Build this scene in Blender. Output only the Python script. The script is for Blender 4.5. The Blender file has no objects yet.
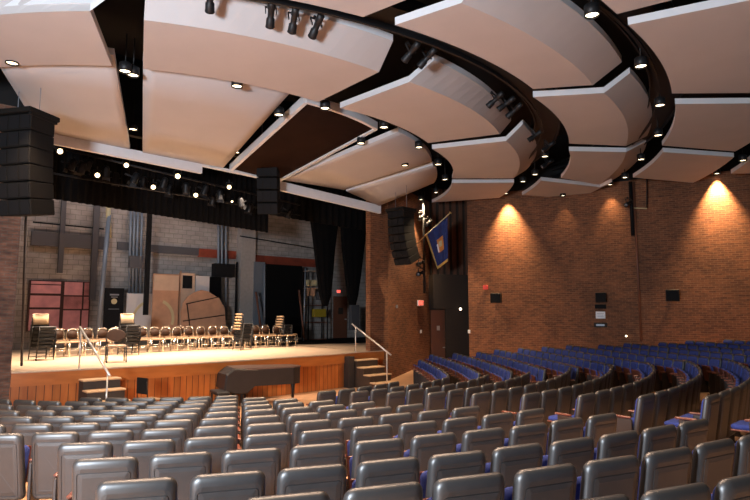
import bpy, math, random
from math import sin, cos, radians, degrees, atan2, hypot, pi, sqrt
from mathutils import Vector, Matrix
random.seed(7)
S = bpy.context.scene
COL = S.collection
EYE = 2.55
FPX = 580.0
TH = math.atan(62/580)
cT, sT = cos(TH), sin(TH)

# ------------------------------------------------------------------ camera rays (survey of the photograph)
def ray(x, y):
    u = (x-375)/FPX; v = (250-y)/FPX
    return Vector((u, cT - v*sT, sT + v*cT))
def atz(x, y, z):
    r = ray(x, y); k = (z-EYE)/r.z
    return Vector((r.x*k, r.y*k, z))
def atY(x, y, Y):
    r = ray(x, y); k = Y/r.y
    return Vector((r.x*k, Y, EYE + r.z*k))
def onplane(x, y, P, n):
    r = ray(x, y); n2 = Vector((n[0], n[1]))
    k = (P[0]*n2.x+P[1]*n2.y)/(r.x*n2.x+r.y*n2.y)
    return Vector((r.x*k, r.y*k, EYE + r.z*k))
def px_of(p):
    d = p.y*cT + (p.z-EYE)*sT
    if d < .2: return (-9999, -9999, d)
    return 375+FPX*p.x/d, 250-FPX*(-p.y*sT + (p.z-EYE)*cT)/d, d

C = Vector((-5.0, 18.0))                 # centre of the seating and ceiling rings
S0 = Vector((-8.5, 13.8)); dv = Vector((.749, .662)); nv = Vector((.662, -.749))
def st(t, m, z=0.0):                     # stage frame: t along the proscenium, m upstage
    p = S0 + dv*t - nv*m
    return Vector((p.x, p.y, z))
def stp(x, y, m):                        # photograph point on the vertical plane at depth m upstage
    return onplane(x, y, S0 - nv*m, nv)
def tm(p):
    q = Vector((p.x, p.y)) - S0
    return q.dot(dv), -q.dot(nv)
def pol(r, az, z):
    a = radians(az); return Vector((C.x + r*cos(a), C.y + r*sin(a), z))
def topol(p):
    q = Vector((p.x, p.y)) - C
    return hypot(q.x, q.y), degrees(atan2(q.y, q.x)), p.z
STAGE_Z = 1.15
ROT_ST = atan2(dv.y, dv.x)

# ------------------------------------------------------------------ materials
MATS = {}
def nodes(name):
    m = bpy.data.materials.new(name); m.use_nodes = True
    nt = m.node_tree; b = nt.nodes['Principled BSDF']
    MATS[name] = m
    return m, nt, b
def plain(name, col, rough=.6, metal=0., noise=0.0, nscale=8., spec=.5, bump=0.0, coat=0.):
    m, nt, b = nodes(name)
    b.inputs['Roughness'].default_value = rough
    b.inputs['Metallic'].default_value = metal
    b.inputs['Specular IOR Level'].default_value = spec
    if coat: b.inputs['Coat Weight'].default_value = coat
    tc = nt.nodes.new('ShaderNodeTexCoord'); n = nt.nodes.new('ShaderNodeTexNoise')
    n.inputs['Scale'].default_value = nscale; n.inputs['Detail'].default_value = 4
    nt.links.new(tc.outputs['Object'], n.inputs['Vector'])
    r = nt.nodes.new('ShaderNodeValToRGB')
    a = max(noise, .02)
    r.color_ramp.elements[0].position = .3; r.color_ramp.elements[1].position = .7
    r.color_ramp.elements[0].color = (*[c*(1-a) for c in col], 1)
    r.color_ramp.elements[1].color = (*[min(1, c*(1+a)) for c in col], 1)
    nt.links.new(n.outputs['Fac'], r.inputs['Fac']); nt.links.new(r.outputs['Color'], b.inputs['Base Color'])
    if bump:
        bp = nt.nodes.new('ShaderNodeBump'); bp.inputs['Strength'].default_value = bump; bp.inputs['Distance'].default_value = .01
        nt.links.new(n.outputs['Fac'], bp.inputs['Height']); nt.links.new(bp.outputs['Normal'], b.inputs['Normal'])
    return m
def emis(name, col, s):
    m, nt, b = nodes(name)
    b.inputs['Base Color'].default_value = (*col, 1)
    b.inputs['Emission Color'].default_value = (*col, 1)
    b.inputs['Emission Strength'].default_value = s
    return m
def bricks(name, c1, c2, mortar, bw, rh, ms, rough=.8, var=.5, big=.35, bump=.4):
    m, nt, b = nodes(name)
    uv = nt.nodes.new('ShaderNodeUVMap')
    br = nt.nodes.new('ShaderNodeTexBrick')
    br.inputs['Color1'].default_value = (*c1, 1); br.inputs['Color2'].default_value = (*c2, 1)
    br.inputs['Mortar'].default_value = (*mortar, 1)
    br.inputs['Scale'].default_value = 1; br.inputs['Mortar Size'].default_value = ms
    br.inputs['Mortar Smooth'].default_value = .1; br.inputs['Bias'].default_value = 0
    br.inputs['Brick Width'].default_value = bw; br.inputs['Row Height'].default_value = rh
    nt.links.new(uv.outputs['UV'], br.inputs['Vector'])
    mp = nt.nodes.new('ShaderNodeMapping'); mp.inputs['Scale'].default_value = (1/(bw*1.15), 1/(rh*1.2), 1)
    n = nt.nodes.new('ShaderNodeTexNoise'); n.inputs['Scale'].default_value = 1.0; n.inputs['Detail'].default_value = 3
    nt.links.new(uv.outputs['UV'], mp.inputs['Vector']); nt.links.new(mp.outputs['Vector'], n.inputs['Vector'])
    r = nt.nodes.new('ShaderNodeMapRange'); r.inputs['From Min'].default_value = .3; r.inputs['From Max'].default_value = .7
    r.inputs['To Min'].default_value = 1-var; r.inputs['To Max'].default_value = 1+var
    nt.links.new(n.outputs['Fac'], r.inputs['Value'])
    n2 = nt.nodes.new('ShaderNodeTexNoise'); n2.inputs['Scale'].default_value = .8; n2.inputs['Detail'].default_value = 3
    nt.links.new(uv.outputs['UV'], n2.inputs['Vector'])
    r2 = nt.nodes.new('ShaderNodeMapRange'); r2.inputs['From Min'].default_value = .3; r2.inputs['From Max'].default_value = .7
    r2.inputs['To Min'].default_value = 1-big; r2.inputs['To Max'].default_value = 1+big
    nt.links.new(n2.outputs['Fac'], r2.inputs['Value'])
    mu = nt.nodes.new('ShaderNodeMath'); mu.operation = 'MULTIPLY'
    nt.links.new(r.outputs['Result'], mu.inputs[0]); nt.links.new(r2.outputs['Result'], mu.inputs[1])
    vm = nt.nodes.new('ShaderNodeVectorMath'); vm.operation = 'SCALE'
    nt.links.new(br.outputs['Color'], vm.inputs[0]); nt.links.new(mu.outputs[0], vm.inputs['Scale'])
    nt.links.new(vm.outputs['Vector'], b.inputs['Base Color'])
    b.inputs['Roughness'].default_value = rough
    bp = nt.nodes.new('ShaderNodeBump'); bp.inputs['Strength'].default_value = bump; bp.inputs['Distance'].default_value = .01; bp.invert = True
    nt.links.new(br.outputs['Fac'], bp.inputs['Height']); nt.links.new(bp.outputs['Normal'], b.inputs['Normal'])
    return m
def wood(name, c1, c2, scale=(1, 12, 1), rough=.4, plank=None, uvmap=False):
    m, nt, b = nodes(name)
    b.inputs['Roughness'].default_value = rough
    tc = nt.nodes.new('ShaderNodeUVMap' if uvmap else 'ShaderNodeTexCoord')
    out = tc.outputs['UV'] if uvmap else tc.outputs['Object']
    mp = nt.nodes.new('ShaderNodeMapping'); mp.inputs['Scale'].default_value = scale
    n = nt.nodes.new('ShaderNodeTexNoise'); n.inputs['Scale'].default_value = 2.5; n.inputs['Detail'].default_value = 5
    nt.links.new(out, mp.inputs['Vector']); nt.links.new(mp.outputs['Vector'], n.inputs['Vector'])
    r = nt.nodes.new('ShaderNodeValToRGB')
    r.color_ramp.elements[0].position = .32; r.color_ramp.elements[1].position = .68
    r.color_ramp.elements[0].color = (*c1, 1); r.color_ramp.elements[1].color = (*c2, 1)
    nt.links.new(n.outputs['Fac'], r.inputs['Fac'])
    col = r.outputs['Color']
    if plank:
        br = nt.nodes.new('ShaderNodeTexBrick')
        br.inputs['Color1'].default_value = (.72, .72, .72, 1); br.inputs['Color2'].default_value = (1.15, 1.1, 1.05, 1)
        br.inputs['Mortar'].default_value = (.12, .1, .08, 1); br.inputs['Scale'].default_value = 1
        br.inputs['Brick Width'].default_value = plank[0]; br.inputs['Row Height'].default_value = plank[1]
        br.inputs['Mortar Size'].default_value = plank[2]; br.offset = plank[3]
        nt.links.new(out, br.inputs['Vector'])
        mx = nt.nodes.new('ShaderNodeMix'); mx.data_type = 'RGBA'; mx.blend_type = 'MULTIPLY'; mx.inputs['Factor'].default_value = 1
        nt.links.new(col, mx.inputs['A']); nt.links.new(br.outputs['Color'], mx.inputs['B'])
        col = mx.outputs['Result']
    nt.links.new(col, b.inputs['Base Color'])
    return m

M_BRICK = bricks('orange_brick', (.185, .066, .024), (.115, .040, .016), (.22, .11, .055), .22, .075, .007, var=.28, big=.25, bump=.2)
M_BRICKL = bricks('dull_brick', (.16, .075, .045), (.11, .05, .032), (.11, .08, .06), .22, .072, .007, var=.45)
M_BLOCK = bricks('grey_block', (.36, .32, .29), (.31, .275, .25), (.21, .19, .17), .4, .2, .012, var=.16, big=.14, bump=.3)
M_PANEL = plain('panel_white', (.46, .435, .43), .75, noise=.03, nscale=1.2)
M_LIP = plain('panel_edge_white', (.66, .67, .69), .6)
M_BROWNP = plain('brown_panel', (.022, .010, .006), .9, noise=.15, nscale=2, spec=.05)
M_BLACK = plain('matt_black', (.005, .005, .006), .8, spec=.25)
M_ROOF = plain('roof_black', (.006, .006, .007), .9)
M_BLACKM = plain('black_metal', (.009, .009, .010), .5, spec=.35)
M_CURT = plain('black_velour', (.0035, .0035, .004), .95, noise=.3, nscale=20, spec=.1)
M_SHELL = plain('seat_shell', (.029, .0285, .0285), .42, noise=.10, nscale=14, spec=.8, bump=.08)
M_BLUE = plain('seat_blue', (.030, .048, .20), .9, spec=.2, noise=.15, nscale=30)
M_REDW = wood('armrest_wood', (.10, .028, .016), (.17, .05, .03), (2, 10, 2), .35)
M_STD = plain('seat_standard', (.03, .02, .016), .5)
M_STAGEW = wood('stage_board', (.38, .10, .02), (.54, .165, .035), (2.2, .5, 1), .35, plank=(.17, 3.0, .008, 0), uvmap=True)
M_STAGEB = wood('stage_band', (.40, .115, .022), (.52, .16, .034), (.6, 3, 1), .35, uvmap=True)
M_STFLOOR = wood('stage_floor_wood', (.48, .34, .23), (.58, .43, .30), (.7, 8, 1), .38)
M_FLOOR = plain('hall_floor', (.50, .29, .165), .45, noise=.08, nscale=3)
M_DARKST = plain('dark_stair', (.035, .025, .02), .6)
M_BROWNST = plain('brown_stair', (.055, .032, .02), .6, noise=.1)
M_NOSE = plain('tread_wood', (.55, .36, .2), .45)
M_RAIL = plain('rail_metal', (.72, .68, .62), .3, metal=.6)
M_CHROME = plain('chair_chrome', (.75, .65, .52), .25, metal=.9)
M_CHSEAT = plain('chair_seat_tan', (.30, .19, .11), .45)
M_SPK = plain('speaker_black', (.010, .009, .008), .75, spec=.12)
M_PIER = plain('pier_paint', (.34, .31, .285), .8, noise=.08)
M_CHBACK = plain('chair_back_brown', (.035, .016, .009), .55, spec=.2)
M_CHTAN = plain('chair_shell_tan', (.62, .43, .26), .45)
M_GREYP = plain('grey_pipe', (.22, .24, .27), .45, metal=.3)
M_GREYD = plain('grey_beam', (.085, .08, .085), .6)
M_REDB = plain('red_beam', (.26, .045, .02), .6, noise=.2, nscale=3)
M_PINK = plain('pink_glass', (.72, .33, .37), .35, noise=.22, nscale=2.2)
M_PINKD = plain('dark_pink_glass', (.45, .18, .19), .35, noise=.4, nscale=3)
M_WFRAME = plain('window_red_frame', (.045, .012, .012), .5)
M_PLY = plain('plywood_tan', (.50, .27, .16), .7, noise=.14, nscale=3)
M_PLY2 = plain('plywood_light', (.58, .40, .28), .7, noise=.08, nscale=3)
M_WHITE = plain('white_board', (.60, .56, .54), .6)
M_CREAM = plain('cream_paint', (.55, .45, .25), .7)
M_YEL = plain('yellow_plastic', (.38, .26, .02), .5)
M_GOLD = plain('gold_fringe', (.55, .33, .08), .6)
M_FLAG = plain('flag_blue', (.012, .025, .12), .8, noise=.2)
M_ORANGE = plain('crest_orange', (.6, .22, .05), .7)
M_PIANO = plain('piano_cover', (.014, .009, .008), .5, noise=.2, nscale=5)
M_PIANOT = plain('piano_top', (.12, .07, .055), .35)
M_DOOR = plain('door_brown', (.15, .055, .03), .5)
M_DKPAN = plain('dark_grey_panel', (.036, .028, .022), .7, spec=.25)
M_RIB = wood('rib_wood', (.08, .035, .02), (.13, .06, .035), (6, 1, 1), .6)
M_BULB = emis('lamp_glow', (1, .72, .38), 7)
M_DOWN = emis('downlight_glow', (1, .8, .52), 7)
M_RED = emis('exit_red', (1, .12, .08), 1.6)
M_REDS = plain('strobe_red', (.5, .04, .03), .5)
M_SIGNW = plain('sign_white', (.75, .75, .75), .5)
M_SMALL = emis('small_lamp', (1, .8, .55), 5)

# ------------------------------------------------------------------ mesh builder
class MB:
    def __init__(s): s.v = []; s.f = []; s.m = []; s.uv = []; s.sm = []
    def face(s, idx, mi=0, uv=None, sm=False): s.f.append(tuple(idx)); s.m.append(mi); s.uv.append(uv); s.sm.append(sm)
    def quad(s, a, b, c, d, mi=0, uv=None):
        i = len(s.v); s.v += [Vector(a), Vector(b), Vector(c), Vector(d)]; s.face((i, i+1, i+2, i+3), mi, uv)
    def box(s, c, size, rot=0.0, mi=0, M=None, taper=1.0, bev=0.0):
        c = Vector(c); hx, hy, hz = size[0]/2, size[1]/2, size[2]/2
        R = M or Matrix.Rotation(rot, 3, 'Z')
        if bev:
            # chamfered box: 8 corner profile loops stacked
            lv = [(-hz, bev), (-hz+bev, 0), (hz-bev, 0), (hz, bev)]
            rings = []
            for z, ins in lv:
                a, b_ = hx-ins, hy-ins
                pts = [(-a+bev, -b_), (a-bev, -b_), (a, -b_+bev), (a, b_-bev), (a-bev, b_), (-a+bev, b_), (-a, b_-bev), (-a, -b_+bev)]
                rings.append([c + R @ Vector((x, y, z)) for x, y in pts])
            s.loft(rings, True, True, mi, False)
            return
        i = len(s.v)
        for z in (-hz, hz):
            k = taper if z > 0 else 1
            for x, y in ((-hx, -hy), (hx, -hy), (hx, hy), (-hx, hy)): s.v.append(c + R @ Vector((x*k, y*k, z)))
        for q in ((0, 3, 2, 1), (4, 5, 6, 7), (0, 1, 5, 4), (1, 2, 6, 5), (2, 3, 7, 6), (3, 0, 4, 7)): s.face([i+j for j in q], mi)
    def loft(s, rings, cap0=True, cap1=True, mi=0, sm=True, closed=True):
        base = len(s.v); n = len(rings[0])
        for r in rings: s.v += [Vector(p) for p in r]
        for k in range(len(rings)-1):
            for j in range(n if closed else n-1):
                a = base+k*n+j; b = base+k*n+(j+1) % n
                s.face((a, b, b+n, a+n), mi, None, sm)
        if cap0: s.face([base+j for j in reversed(range(n))], mi)
        if cap1: s.face([base+(len(rings)-1)*n+j for j in range(n)], mi)
    def tube(s, pts, r, n=8, mi=0, caps=True):
        pts = [Vector(p) for p in pts]; rings = []
        rr = r if isinstance(r, (list, tuple)) else [r]*len(pts)
        for i, p in enumerate(pts):
            t = (pts[min(i+1, len(pts)-1)] - pts[max(i-1, 0)]).normalized()
            up = Vector((0, 0, 1)) if abs(t.z) < .95 else Vector((1, 0, 0))
            a = t.cross(up).normalized(); b = a.cross(t)
            rings.append([p + (a*cos(2*pi*j/n) + b*sin(2*pi*j/n))*rr[i] for j in range(n)])
        s.loft(rings, caps, caps, mi, n > 5)
    def build(s, name, mats, parent=None, label=None):
        me = bpy.data.meshes.new(name)
        me.from_pydata([tuple(v) for v in s.v], [], s.f)
        if not isinstance(mats, (list, tuple)): mats = [mats]
        for m in mats: me.materials.append(m)
        for p, mi, sm in zip(me.polygons, s.m, s.sm): p.material_index = mi; p.use_smooth = sm
        if any(u for u in s.uv):
            l = me.uv_layers.new(name='UVMap')
            for p, u in zip(me.polygons, s.uv):
                if u:
                    for li, c in zip(p.loop_indices, u): l.data[li].uv = c
        me.update()
        o = bpy.data.objects.new(name, me); COL.objects.link(o)
        if parent: o.parent = parent
        if label: o['label'] = label
        return o
def tag(o, label, cat, group=None, kind=None):
    o['label'] = label; o['category'] = cat
    if group: o['group'] = group
    if kind: o['kind'] = kind
    return o
def struct(o, kind='structure'): o['kind'] = kind; return o
def empty(name, loc=(0, 0, 0), rz=0.0, label=None, cat=None, group=None):
    o = bpy.data.objects.new(name, None); COL.objects.link(o); o.location = loc; o.rotation_euler.z = rz
    o.empty_display_size = .1
    if label: tag(o, label, cat, group)
    return o
def copy_tree(o, parent=None):
    c = o.copy(); COL.objects.link(c)
    if parent: c.parent = parent
    for k in [x for x in KIDS.get(o.name, [])]: copy_tree(k, c)
    return c
KIDS = {}
def index_kids(o):
    KIDS[o.name] = list(o.children)
    for k in o.children: index_kids(k)

ORD = ['first','second','third','fourth','fifth','sixth','seventh','eighth','ninth','tenth','eleventh','twelfth','thirteenth','fourteenth','fifteenth','sixteenth','seventeenth','eighteenth','nineteenth','twentieth','twenty-first','twenty-second','twenty-third','twenty-fourth','twenty-fifth','twenty-sixth','twenty-seventh','twenty-eighth','twenty-ninth','thirtieth']

# ------------------------------------------------------------------ room shell
def wall(name, a, b, z0, z1, mat, thick=.25, u0=0., side=1, kind=True):
    if z1 == ROOFZ and z0 < 5: wall(name, a, b, WTOP, ROOFZ-.01, M_ROOF, thick, u0, side); z1 = WTOP
    a = Vector(a[:2]); b = Vector(b[:2]); L = (b-a).length; t = (b-a)/L
    n = Vector((t.y, -t.x))*thick*-side
    mb = MB()
    A, B = (a.x, a.y), (b.x, b.y); A2, B2 = (a.x+n.x, a.y+n.y), (b.x+n.x, b.y+n.y)
    uv = lambda w, o=0: [(u0+o, z0), (u0+o+w, z0), (u0+o+w, z1), (u0+o, z1)]
    mb.quad((*A, z0), (*B, z0), (*B, z1), (*A, z1), 0, uv(L))
    mb.quad((*B2, z0), (*A2, z0), (*A2, z1), (*B2, z1), 0, uv(L))
    mb.quad((*B, z0), (*B2, z0), (*B2, z1), (*B, z1), 0, uv(thick, L))
    mb.quad((*A2, z0), (*A, z0), (*A, z1), (*A2, z1), 0, uv(thick, -thick))
    mb.quad((*A, z1), (*B, z1), (*B2, z1), (*A2, z1), 0)
    o = mb.build(name, mat)
    if kind: struct(o)
    return o
ROOFZ = 9.6; WTOP = 7.5
PA = (-.30, 21.05); PB = (.49, 21.75); RA = (2.45, 25.8); RB = (4.6, 26.6)
W0 = Vector((3.92, 24.4)); wd = Vector((.898, -.44)).normalized(); wn = Vector((wd.y, -wd.x))
wn = wn if wn.y < 0 else -wn            # into the hall
def wp(s, off=0., z=0.): p = W0 + wd*s + wn*off; return Vector((p.x, p.y, z))
def onwall(x, y, off=0.): return onplane(x, y, W0+wn*off, wn)
PIL = 6.36
wall('wall_right', wp(0), wp(PIL), -.3, ROOFZ, M_BRICK, side=1)
wall('wall_right', wp(PIL, .13), wp(16, .13), -.3, ROOFZ, M_BRICK, u0=6.4, side=1)
wall('wall_right', W0, RB, -.3, ROOFZ, M_BRICK, .2, side=-1)
wall('wall_back', PB, RA, -.3, ROOFZ, M_BRICK, .25)
e1 = st(11.12, 0)
pt = Vector(PB) - Vector((e1.x, e1.y))
wall('wall_back', (e1.x, e1.y), PB, -.3, ROOFZ, M_BRICK, .25)
wall('wall_back', RA, RB, -.3, ROOFZ, M_DKPAN, .2)
wall('wall_left', st(-6, 0), st(-.02, 0), -.3, ROOFZ, M_BRICKL, .6)
lw0 = st(-5.1, -.3)
wall('wall_left', (lw0.x, lw0.y), (lw0.x+.326*22, lw0.y-.944*22), -.3, ROOFZ, M_BRICKL, .25, side=-1)
# stage house
BM = 9.0
wall('wall_stage', st(-7, BM), st(21, BM), -.3, 11, M_BLOCK, .3)
wall('wall_stage', st(20.5, .8), st(20.5, BM), -.3, 11, M_BLOCK, .3, side=-1)
wall('wall_stage', st(-6.5, .6), st(-6.5, BM), -.3, 11, M_BLOCK, .3)
# floor: flat pit then rising cone
def floor_z(x, y):
    r = hypot(x-C.x, y-C.y); return .0815*max(0, r-6.1)
mb = MB(); NA = 90; RS = [0, 3, 5, 6.1, 8, 10, 12, 14, 16, 18, 20, 23, 26]
A0, A1 = -150, 45
for r in RS:
    for k in range(NA+1):
        a = radians(A0 + (A1-A0)*k/NA); x = C.x+r*cos(a); y = C.y+r*sin(a); mb.v.append(Vector((x, y, floor_z(x, y))))
for i in range(len(RS)-1):
    for k in range(NA):
        a = i*(NA+1)+k; mb.face((a, a+NA+1, a+NA+2, a+1), 0, None, True)
struct(mb.build('floor', M_FLOOR))
mb = MB(); mb.box((3, 8, ROOFZ+.1), (50, 50, .2)); struct(mb.build('ceiling', M_ROOF))

# ------------------------------------------------------------------ stage platform
TL, TR = -.02, 11.75
def bulge(t):
    u = (t-TL)/(11.0-TL); u = min(max(u, 0), 1); return .45*4*u*(1-u)
def front(t, z, off=0.): return st(t, -bulge(t)-off, z)
NS = 40
ts = [TL+(TR-TL)*i/NS for i in range(NS+1)]
stage = empty('stage_platform', st(5.5, 0, 0), 0, 'wide wooden stage platform with orange boarded front under the proscenium opening', 'stage')
def rel(o, p): return o.location
def unp(mb, root):                       # world vertices to the root's frame
    Minv = (Matrix.Translation(root.location) @ Matrix.Rotation(root.rotation_euler.z, 4, 'Z')).inverted()
    mb.v = [Minv @ v for v in mb.v]; return mb
mb = MB()
for i in range(NS):
    a, b = ts[i], ts[i+1]
    mb.quad(front(a, 0), front(b, 0), front(b, STAGE_Z-.33), front(a, STAGE_Z-.33), 0, [(a, 0), (b, 0), (b, .8), (a, .8)])
e = [front(TR, 0), st(TR, .6, 0), st(TR, .6, STAGE_Z-.33), front(TR, STAGE_Z-.33)]
mb.quad(*e, 0, [(0, 0), (.6, 0), (.6, .8), (0, .8)])
unp(mb, stage).build('front_boards', M_STAGEW, stage)
mb = MB()
for i in range(NS):
    a, b = ts[i], ts[i+1]; z0, z1 = STAGE_Z-.34, STAGE_Z-.005
    mb.quad(front(a, z0, .04), front(b, z0, .04), front(b, z1, .04), front(a, z1, .04), 0, [(a, 0), (b, 0), (b, .33), (a, .33)])
    mb.quad(front(a, z0), front(b, z0), front(b, z0, .04), front(a, z0, .04), 0, [(a, 0), (b, 0), (b, .04), (a, .04)])
mb.quad(front(TR, z0, .04), st(TR+.04, .6, z0), st(TR+.04, .6, z1), front(TR, z1, .04), 0, [(0, 0), (.6, 0), (.6, .33), (0, .33)])
unp(mb, stage).build('fascia_board', M_STAGEB, stage)
mb = MB()
for i in range(NS):
    a, b = ts[i], ts[i+1]
    q = [front(a, STAGE_Z, .06), front(b, STAGE_Z, .06), st(b, BM, STAGE_Z), st(a, BM, STAGE_Z)]
    if a >= 11.0: q = [front(a, STAGE_Z, .06), front(b, STAGE_Z, .06), st(b, .55, STAGE_Z), st(a, .55, STAGE_Z)]
    mb.quad(*q)
    mb.quad(front(a, STAGE_Z-.03, .06), front(b, STAGE_Z-.03, .06), front(b, STAGE_Z, .06), front(a, STAGE_Z, .06))
mb.quad(st(-6.4, .7, STAGE_Z), st(TL, .7, STAGE_Z), st(TL, BM, STAGE_Z), st(-6.4, BM, STAGE_Z))
i = len(mb.v); mb.v += [st(a, m, STAGE_Z) for a, m in ((11.0, .55), (11.9, .55), (16.3, 2.3), (20.3, 2.3), (20.3, BM), (11.0, BM))]; mb.face(range(i, i+6))
unp(mb, stage)
for i, v in enumerate(mb.v): pass
mb.build('stage_floor', M_STFLOOR, stage)
# black floor cloth upstage right
mb = MB(); a = [st(7.4, 6.2, 0), st(20.2, 3.0, 0), st(20.2, 8.9, 0), st(7.4, 8.9, 0)]
mb.loft([[Vector((p.x, p.y, STAGE_Z+.002)) for p in a], [Vector((p.x, p.y, STAGE_Z+.012)) for p in a]], sm=False)
tag(mb.build('floor_cloth', M_CURT), 'black floor cloth covering the rear right of the stage', 'cloth')

# steps
def steps(name, t0, t1, m0, nst, run, mats, label, noseout=.0):
    root = empty(name, st((t0+t1)/2, m0, 0), ROT_ST, label, 'steps')
    W = t1-t0; rise = STAGE_Z/nst
    for k in range(1, nst):
        z = STAGE_Z - rise*k
        y0 = -run*(k-1); y1 = -run*k
        b = MB(); b.box((0, (y0+y1)/2, z/2-.02), (W, run, z-.04)); b.build('riser_block', mats[0], root)
        b = MB(); b.box((0, (y0+y1)/2-.015, z-.02), (W+.04, run+.03, .04), bev=.008); b.build('tread', mats[1], root)
    return root
tA = tm(stp(76, 367, .0))[0]; tB = tm(stp(112, 365, .0))[0]
steps('stage_steps', tA, tB, -bulge((tA+tB)/2)-.09, 5, .36, (M_DARKST, M_NOSE), 'dark portable steps up to the left end of the stage')
tC = tm(stp(349, 352, -.1))[0]; tD = tC+.95
steps('stage_steps', tC, tD, -.2, 5, .34, (M_BROWNST, M_NOSE), 'brown steps up to the right end of the stage')
b = MB(); 
P0_, P1_ = st(tC-.28, -.12, 0), st(tC-.03, -.12, 0)
b.box(st(tC-.16, -.30, .52), (.25, .3, 1.04), ROT_ST)
tag(b.build('stair_cheek', M_DARKST), 'dark side panel left of the right-hand stage steps', 'panel')
def handrail(pts_top, posts, label):
    root = empty('handrail', Vector((posts[0].x, posts[0].y, posts[0].z)), 0, label, 'handrail')
    b = MB(); b.tube([p-root.location for p in pts_top], .028, 10); b.build('rail', M_RAIL, root)
    for p, zt in zip(posts, [pts_top[0].z, pts_top[1].z]):
        b = MB(); q = p-root.location
        fr = (hypot(p.x-pts_top[0].x, p.y-pts_top[0].y))/max(.01, hypot(pts_top[1].x-pts_top[0].x, pts_top[1].y-pts_top[0].y))
        top = pts_top[0].lerp(pts_top[1], min(1, fr)).z - root.location.z
        b.tube([q, Vector((q.x, q.y, top))], .02, 8); b.build('post', M_RAIL, root)
        b = MB(); b.tube([q, q+Vector((0, 0, .015))], .05, 10); b.build('foot_plate', M_RAIL, root)
rt = tm(stp(81, 366, -.35))[0]
a0 = stp(80, 327, -.25); a1 = stp(110, 376, -2.1)
handrail([a0, a1], [Vector((*(a0.lerp(a1, .04)).xy, STAGE_Z)), Vector((*(a0.lerp(a1, .93)).xy, 0))], 'pale metal handrail slanting down the left stage steps')
a0 = stp(352, 324, .15); a1 = stp(391, 355, -1.65)
handrail([a0, a1], [Vector((*(a0.lerp(a1, .1)).xy, STAGE_Z)), Vector((*(a0.lerp(a1, .9)).xy, 0.0))], 'pale metal handrail slanting down the right stage steps')

# ------------------------------------------------------------------ ceiling panels
def mk_panel(name, cor, label, mat=None, cat='ceiling panel', group=None, th=.13, nseg=14, lip=True, trim=None):
    """cor: two lists (start end) of polar points inner->outer; curved about the hall centre"""
    st_, en = cor; nr = len(st_)
    mb = MB()
    P = []
    for k in range(nseg+1):
        f = k/nseg
        P.append([pol(*[a+(b-a)*f for a, b in zip(st_[j], en[j])]) for j in range(nr)])
    cx = sum((p for r in P for p in r), Vector())/((nseg+1)*nr)
    up = Vector((0, 0, th))
    base = 0
    for r in P: mb.v += [p-cx for p in r]
    for r in P: mb.v += [p-cx+up for p in r]
    N = (nseg+1)*nr
    for k in range(nseg):
        for j in range(nr-1):
            a = k*nr+j
            mb.face((a, a+nr, a+nr+1, a+1), 0); mb.face((N+a, N+a+1, N+a+nr+1, N+a+nr), 1)
        a = k*nr; mb.face((a, N+a, N+a+nr, a+nr), 1)
        a = k*nr+nr-1; mb.face((a, a+nr, N+a+nr, N+a), 1)
    for j in range(nr-1):
        mb.face((j, j+1, N+j+1, N+j), 1)
        a = nseg*nr+j; mb.face((a, N+a, N+a+1, a+1), 1)
    o = mb.build(name, [mat or M_PANEL, M_LIP]); o.location = cx
    tag(o, label, cat, group)
    return o
def K(x, y, z=7.15): return topol(atz(x, y, z))
ZU = 7.60
G = 'folded white acoustic ceiling panels'
mk_panel('ceiling_panel', ([(7.95, -120, 7.15), (9.2, -120, 7.15), (9.5, -120, ZU)], [K(112, 66), K(90, 11), (9.5, -83.5, ZU)]), 'pale folded ceiling panel in the top left corner', group=G)
mk_panel('ceiling_panel', ([K(143, 69), K(144, 20), K(146, -14, ZU)], [K(318, 102), K(379, 72), K(393, 41, ZU)]), 'large white folded ceiling panel at top, left of centre, with three spotlights before it', group=G)
mk_panel('ceiling_panel', ([K(340, 108), K(409, 82), K(434, 60, ZU)], [K(428, 143), K(500, 134), K(511, 121, ZU)]), 'pinkish folded ceiling panel above the flag, right of the brown one', group=G)
mk_panel('ceiling_panel', ([K(432, 149), K(506, 141), K(523, 124, ZU)], [K(452, 178.5), K(513, 178.5), K(526, 170, ZU)]), 'small orange-lit ceiling panel above the flag, between two black slots', group=G)
mk_panel('ceiling_panel', ([K(452, 183), K(514, 182.5)], [K(432, 202.5), K(499, 198)]), 'thin low ceiling panel touching the brick wall just above the flag', group=G)
mk_panel('ceiling_panel', ([(10.6, -95, 7.15), (11.5, -95, 7.15), (12.1, -95, ZU)], [K(363, 17), K(408, -1), (12.1, -62, ZU)]), 'sliver of pale ceiling panel at the top edge above the spotlights', group=G)
mk_panel('ceiling_panel', ([K(395, 25), K(461, 3), (12.1, -56, ZU)], [K(533, 89), K(593, 85), K(622, 62, ZU)]), 'large grey-white folded ceiling panel at top centre right', group=G)
mk_panel('ceiling_panel', ([K(533, 97), K(604, 93), K(630, 73, ZU)], [K(569, 143.5), K(626, 146), K(647, 136, ZU)]), 'folded beige ceiling panel hugging the left of the curved black slot', group=G)
mk_panel('ceiling_panel', ([K(569, 151), K(626, 152), K(647, 141, ZU)], [K(561, 178), K(598, 184.5), K(609, 182, ZU)]), 'brownish ceiling panel below the folded beige one, narrowing at its bottom', group=G)
mk_panel('ceiling_panel', ([K(541, 180.5), K(600, 187), K(612, 182)], [K(522, 195), K(579, 199), K(592, 192)]), 'low thin ceiling panel just above the middle of the brick side wall', group=G)
mk_panel('ceiling_panel', ([(13.3, -80, 7.15), (15.6, -80, 7.15)], [K(617, 14), K(676, -1)]), 'corner of a ceiling panel at the top edge, right of centre', group=G)
mk_panel('ceiling_panel', ([K(628, 25), K(800, -10)], [K(672, 93.5), K(800, 92.5)]), 'largest flat ceiling panel in the top right corner', group=G)
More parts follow.
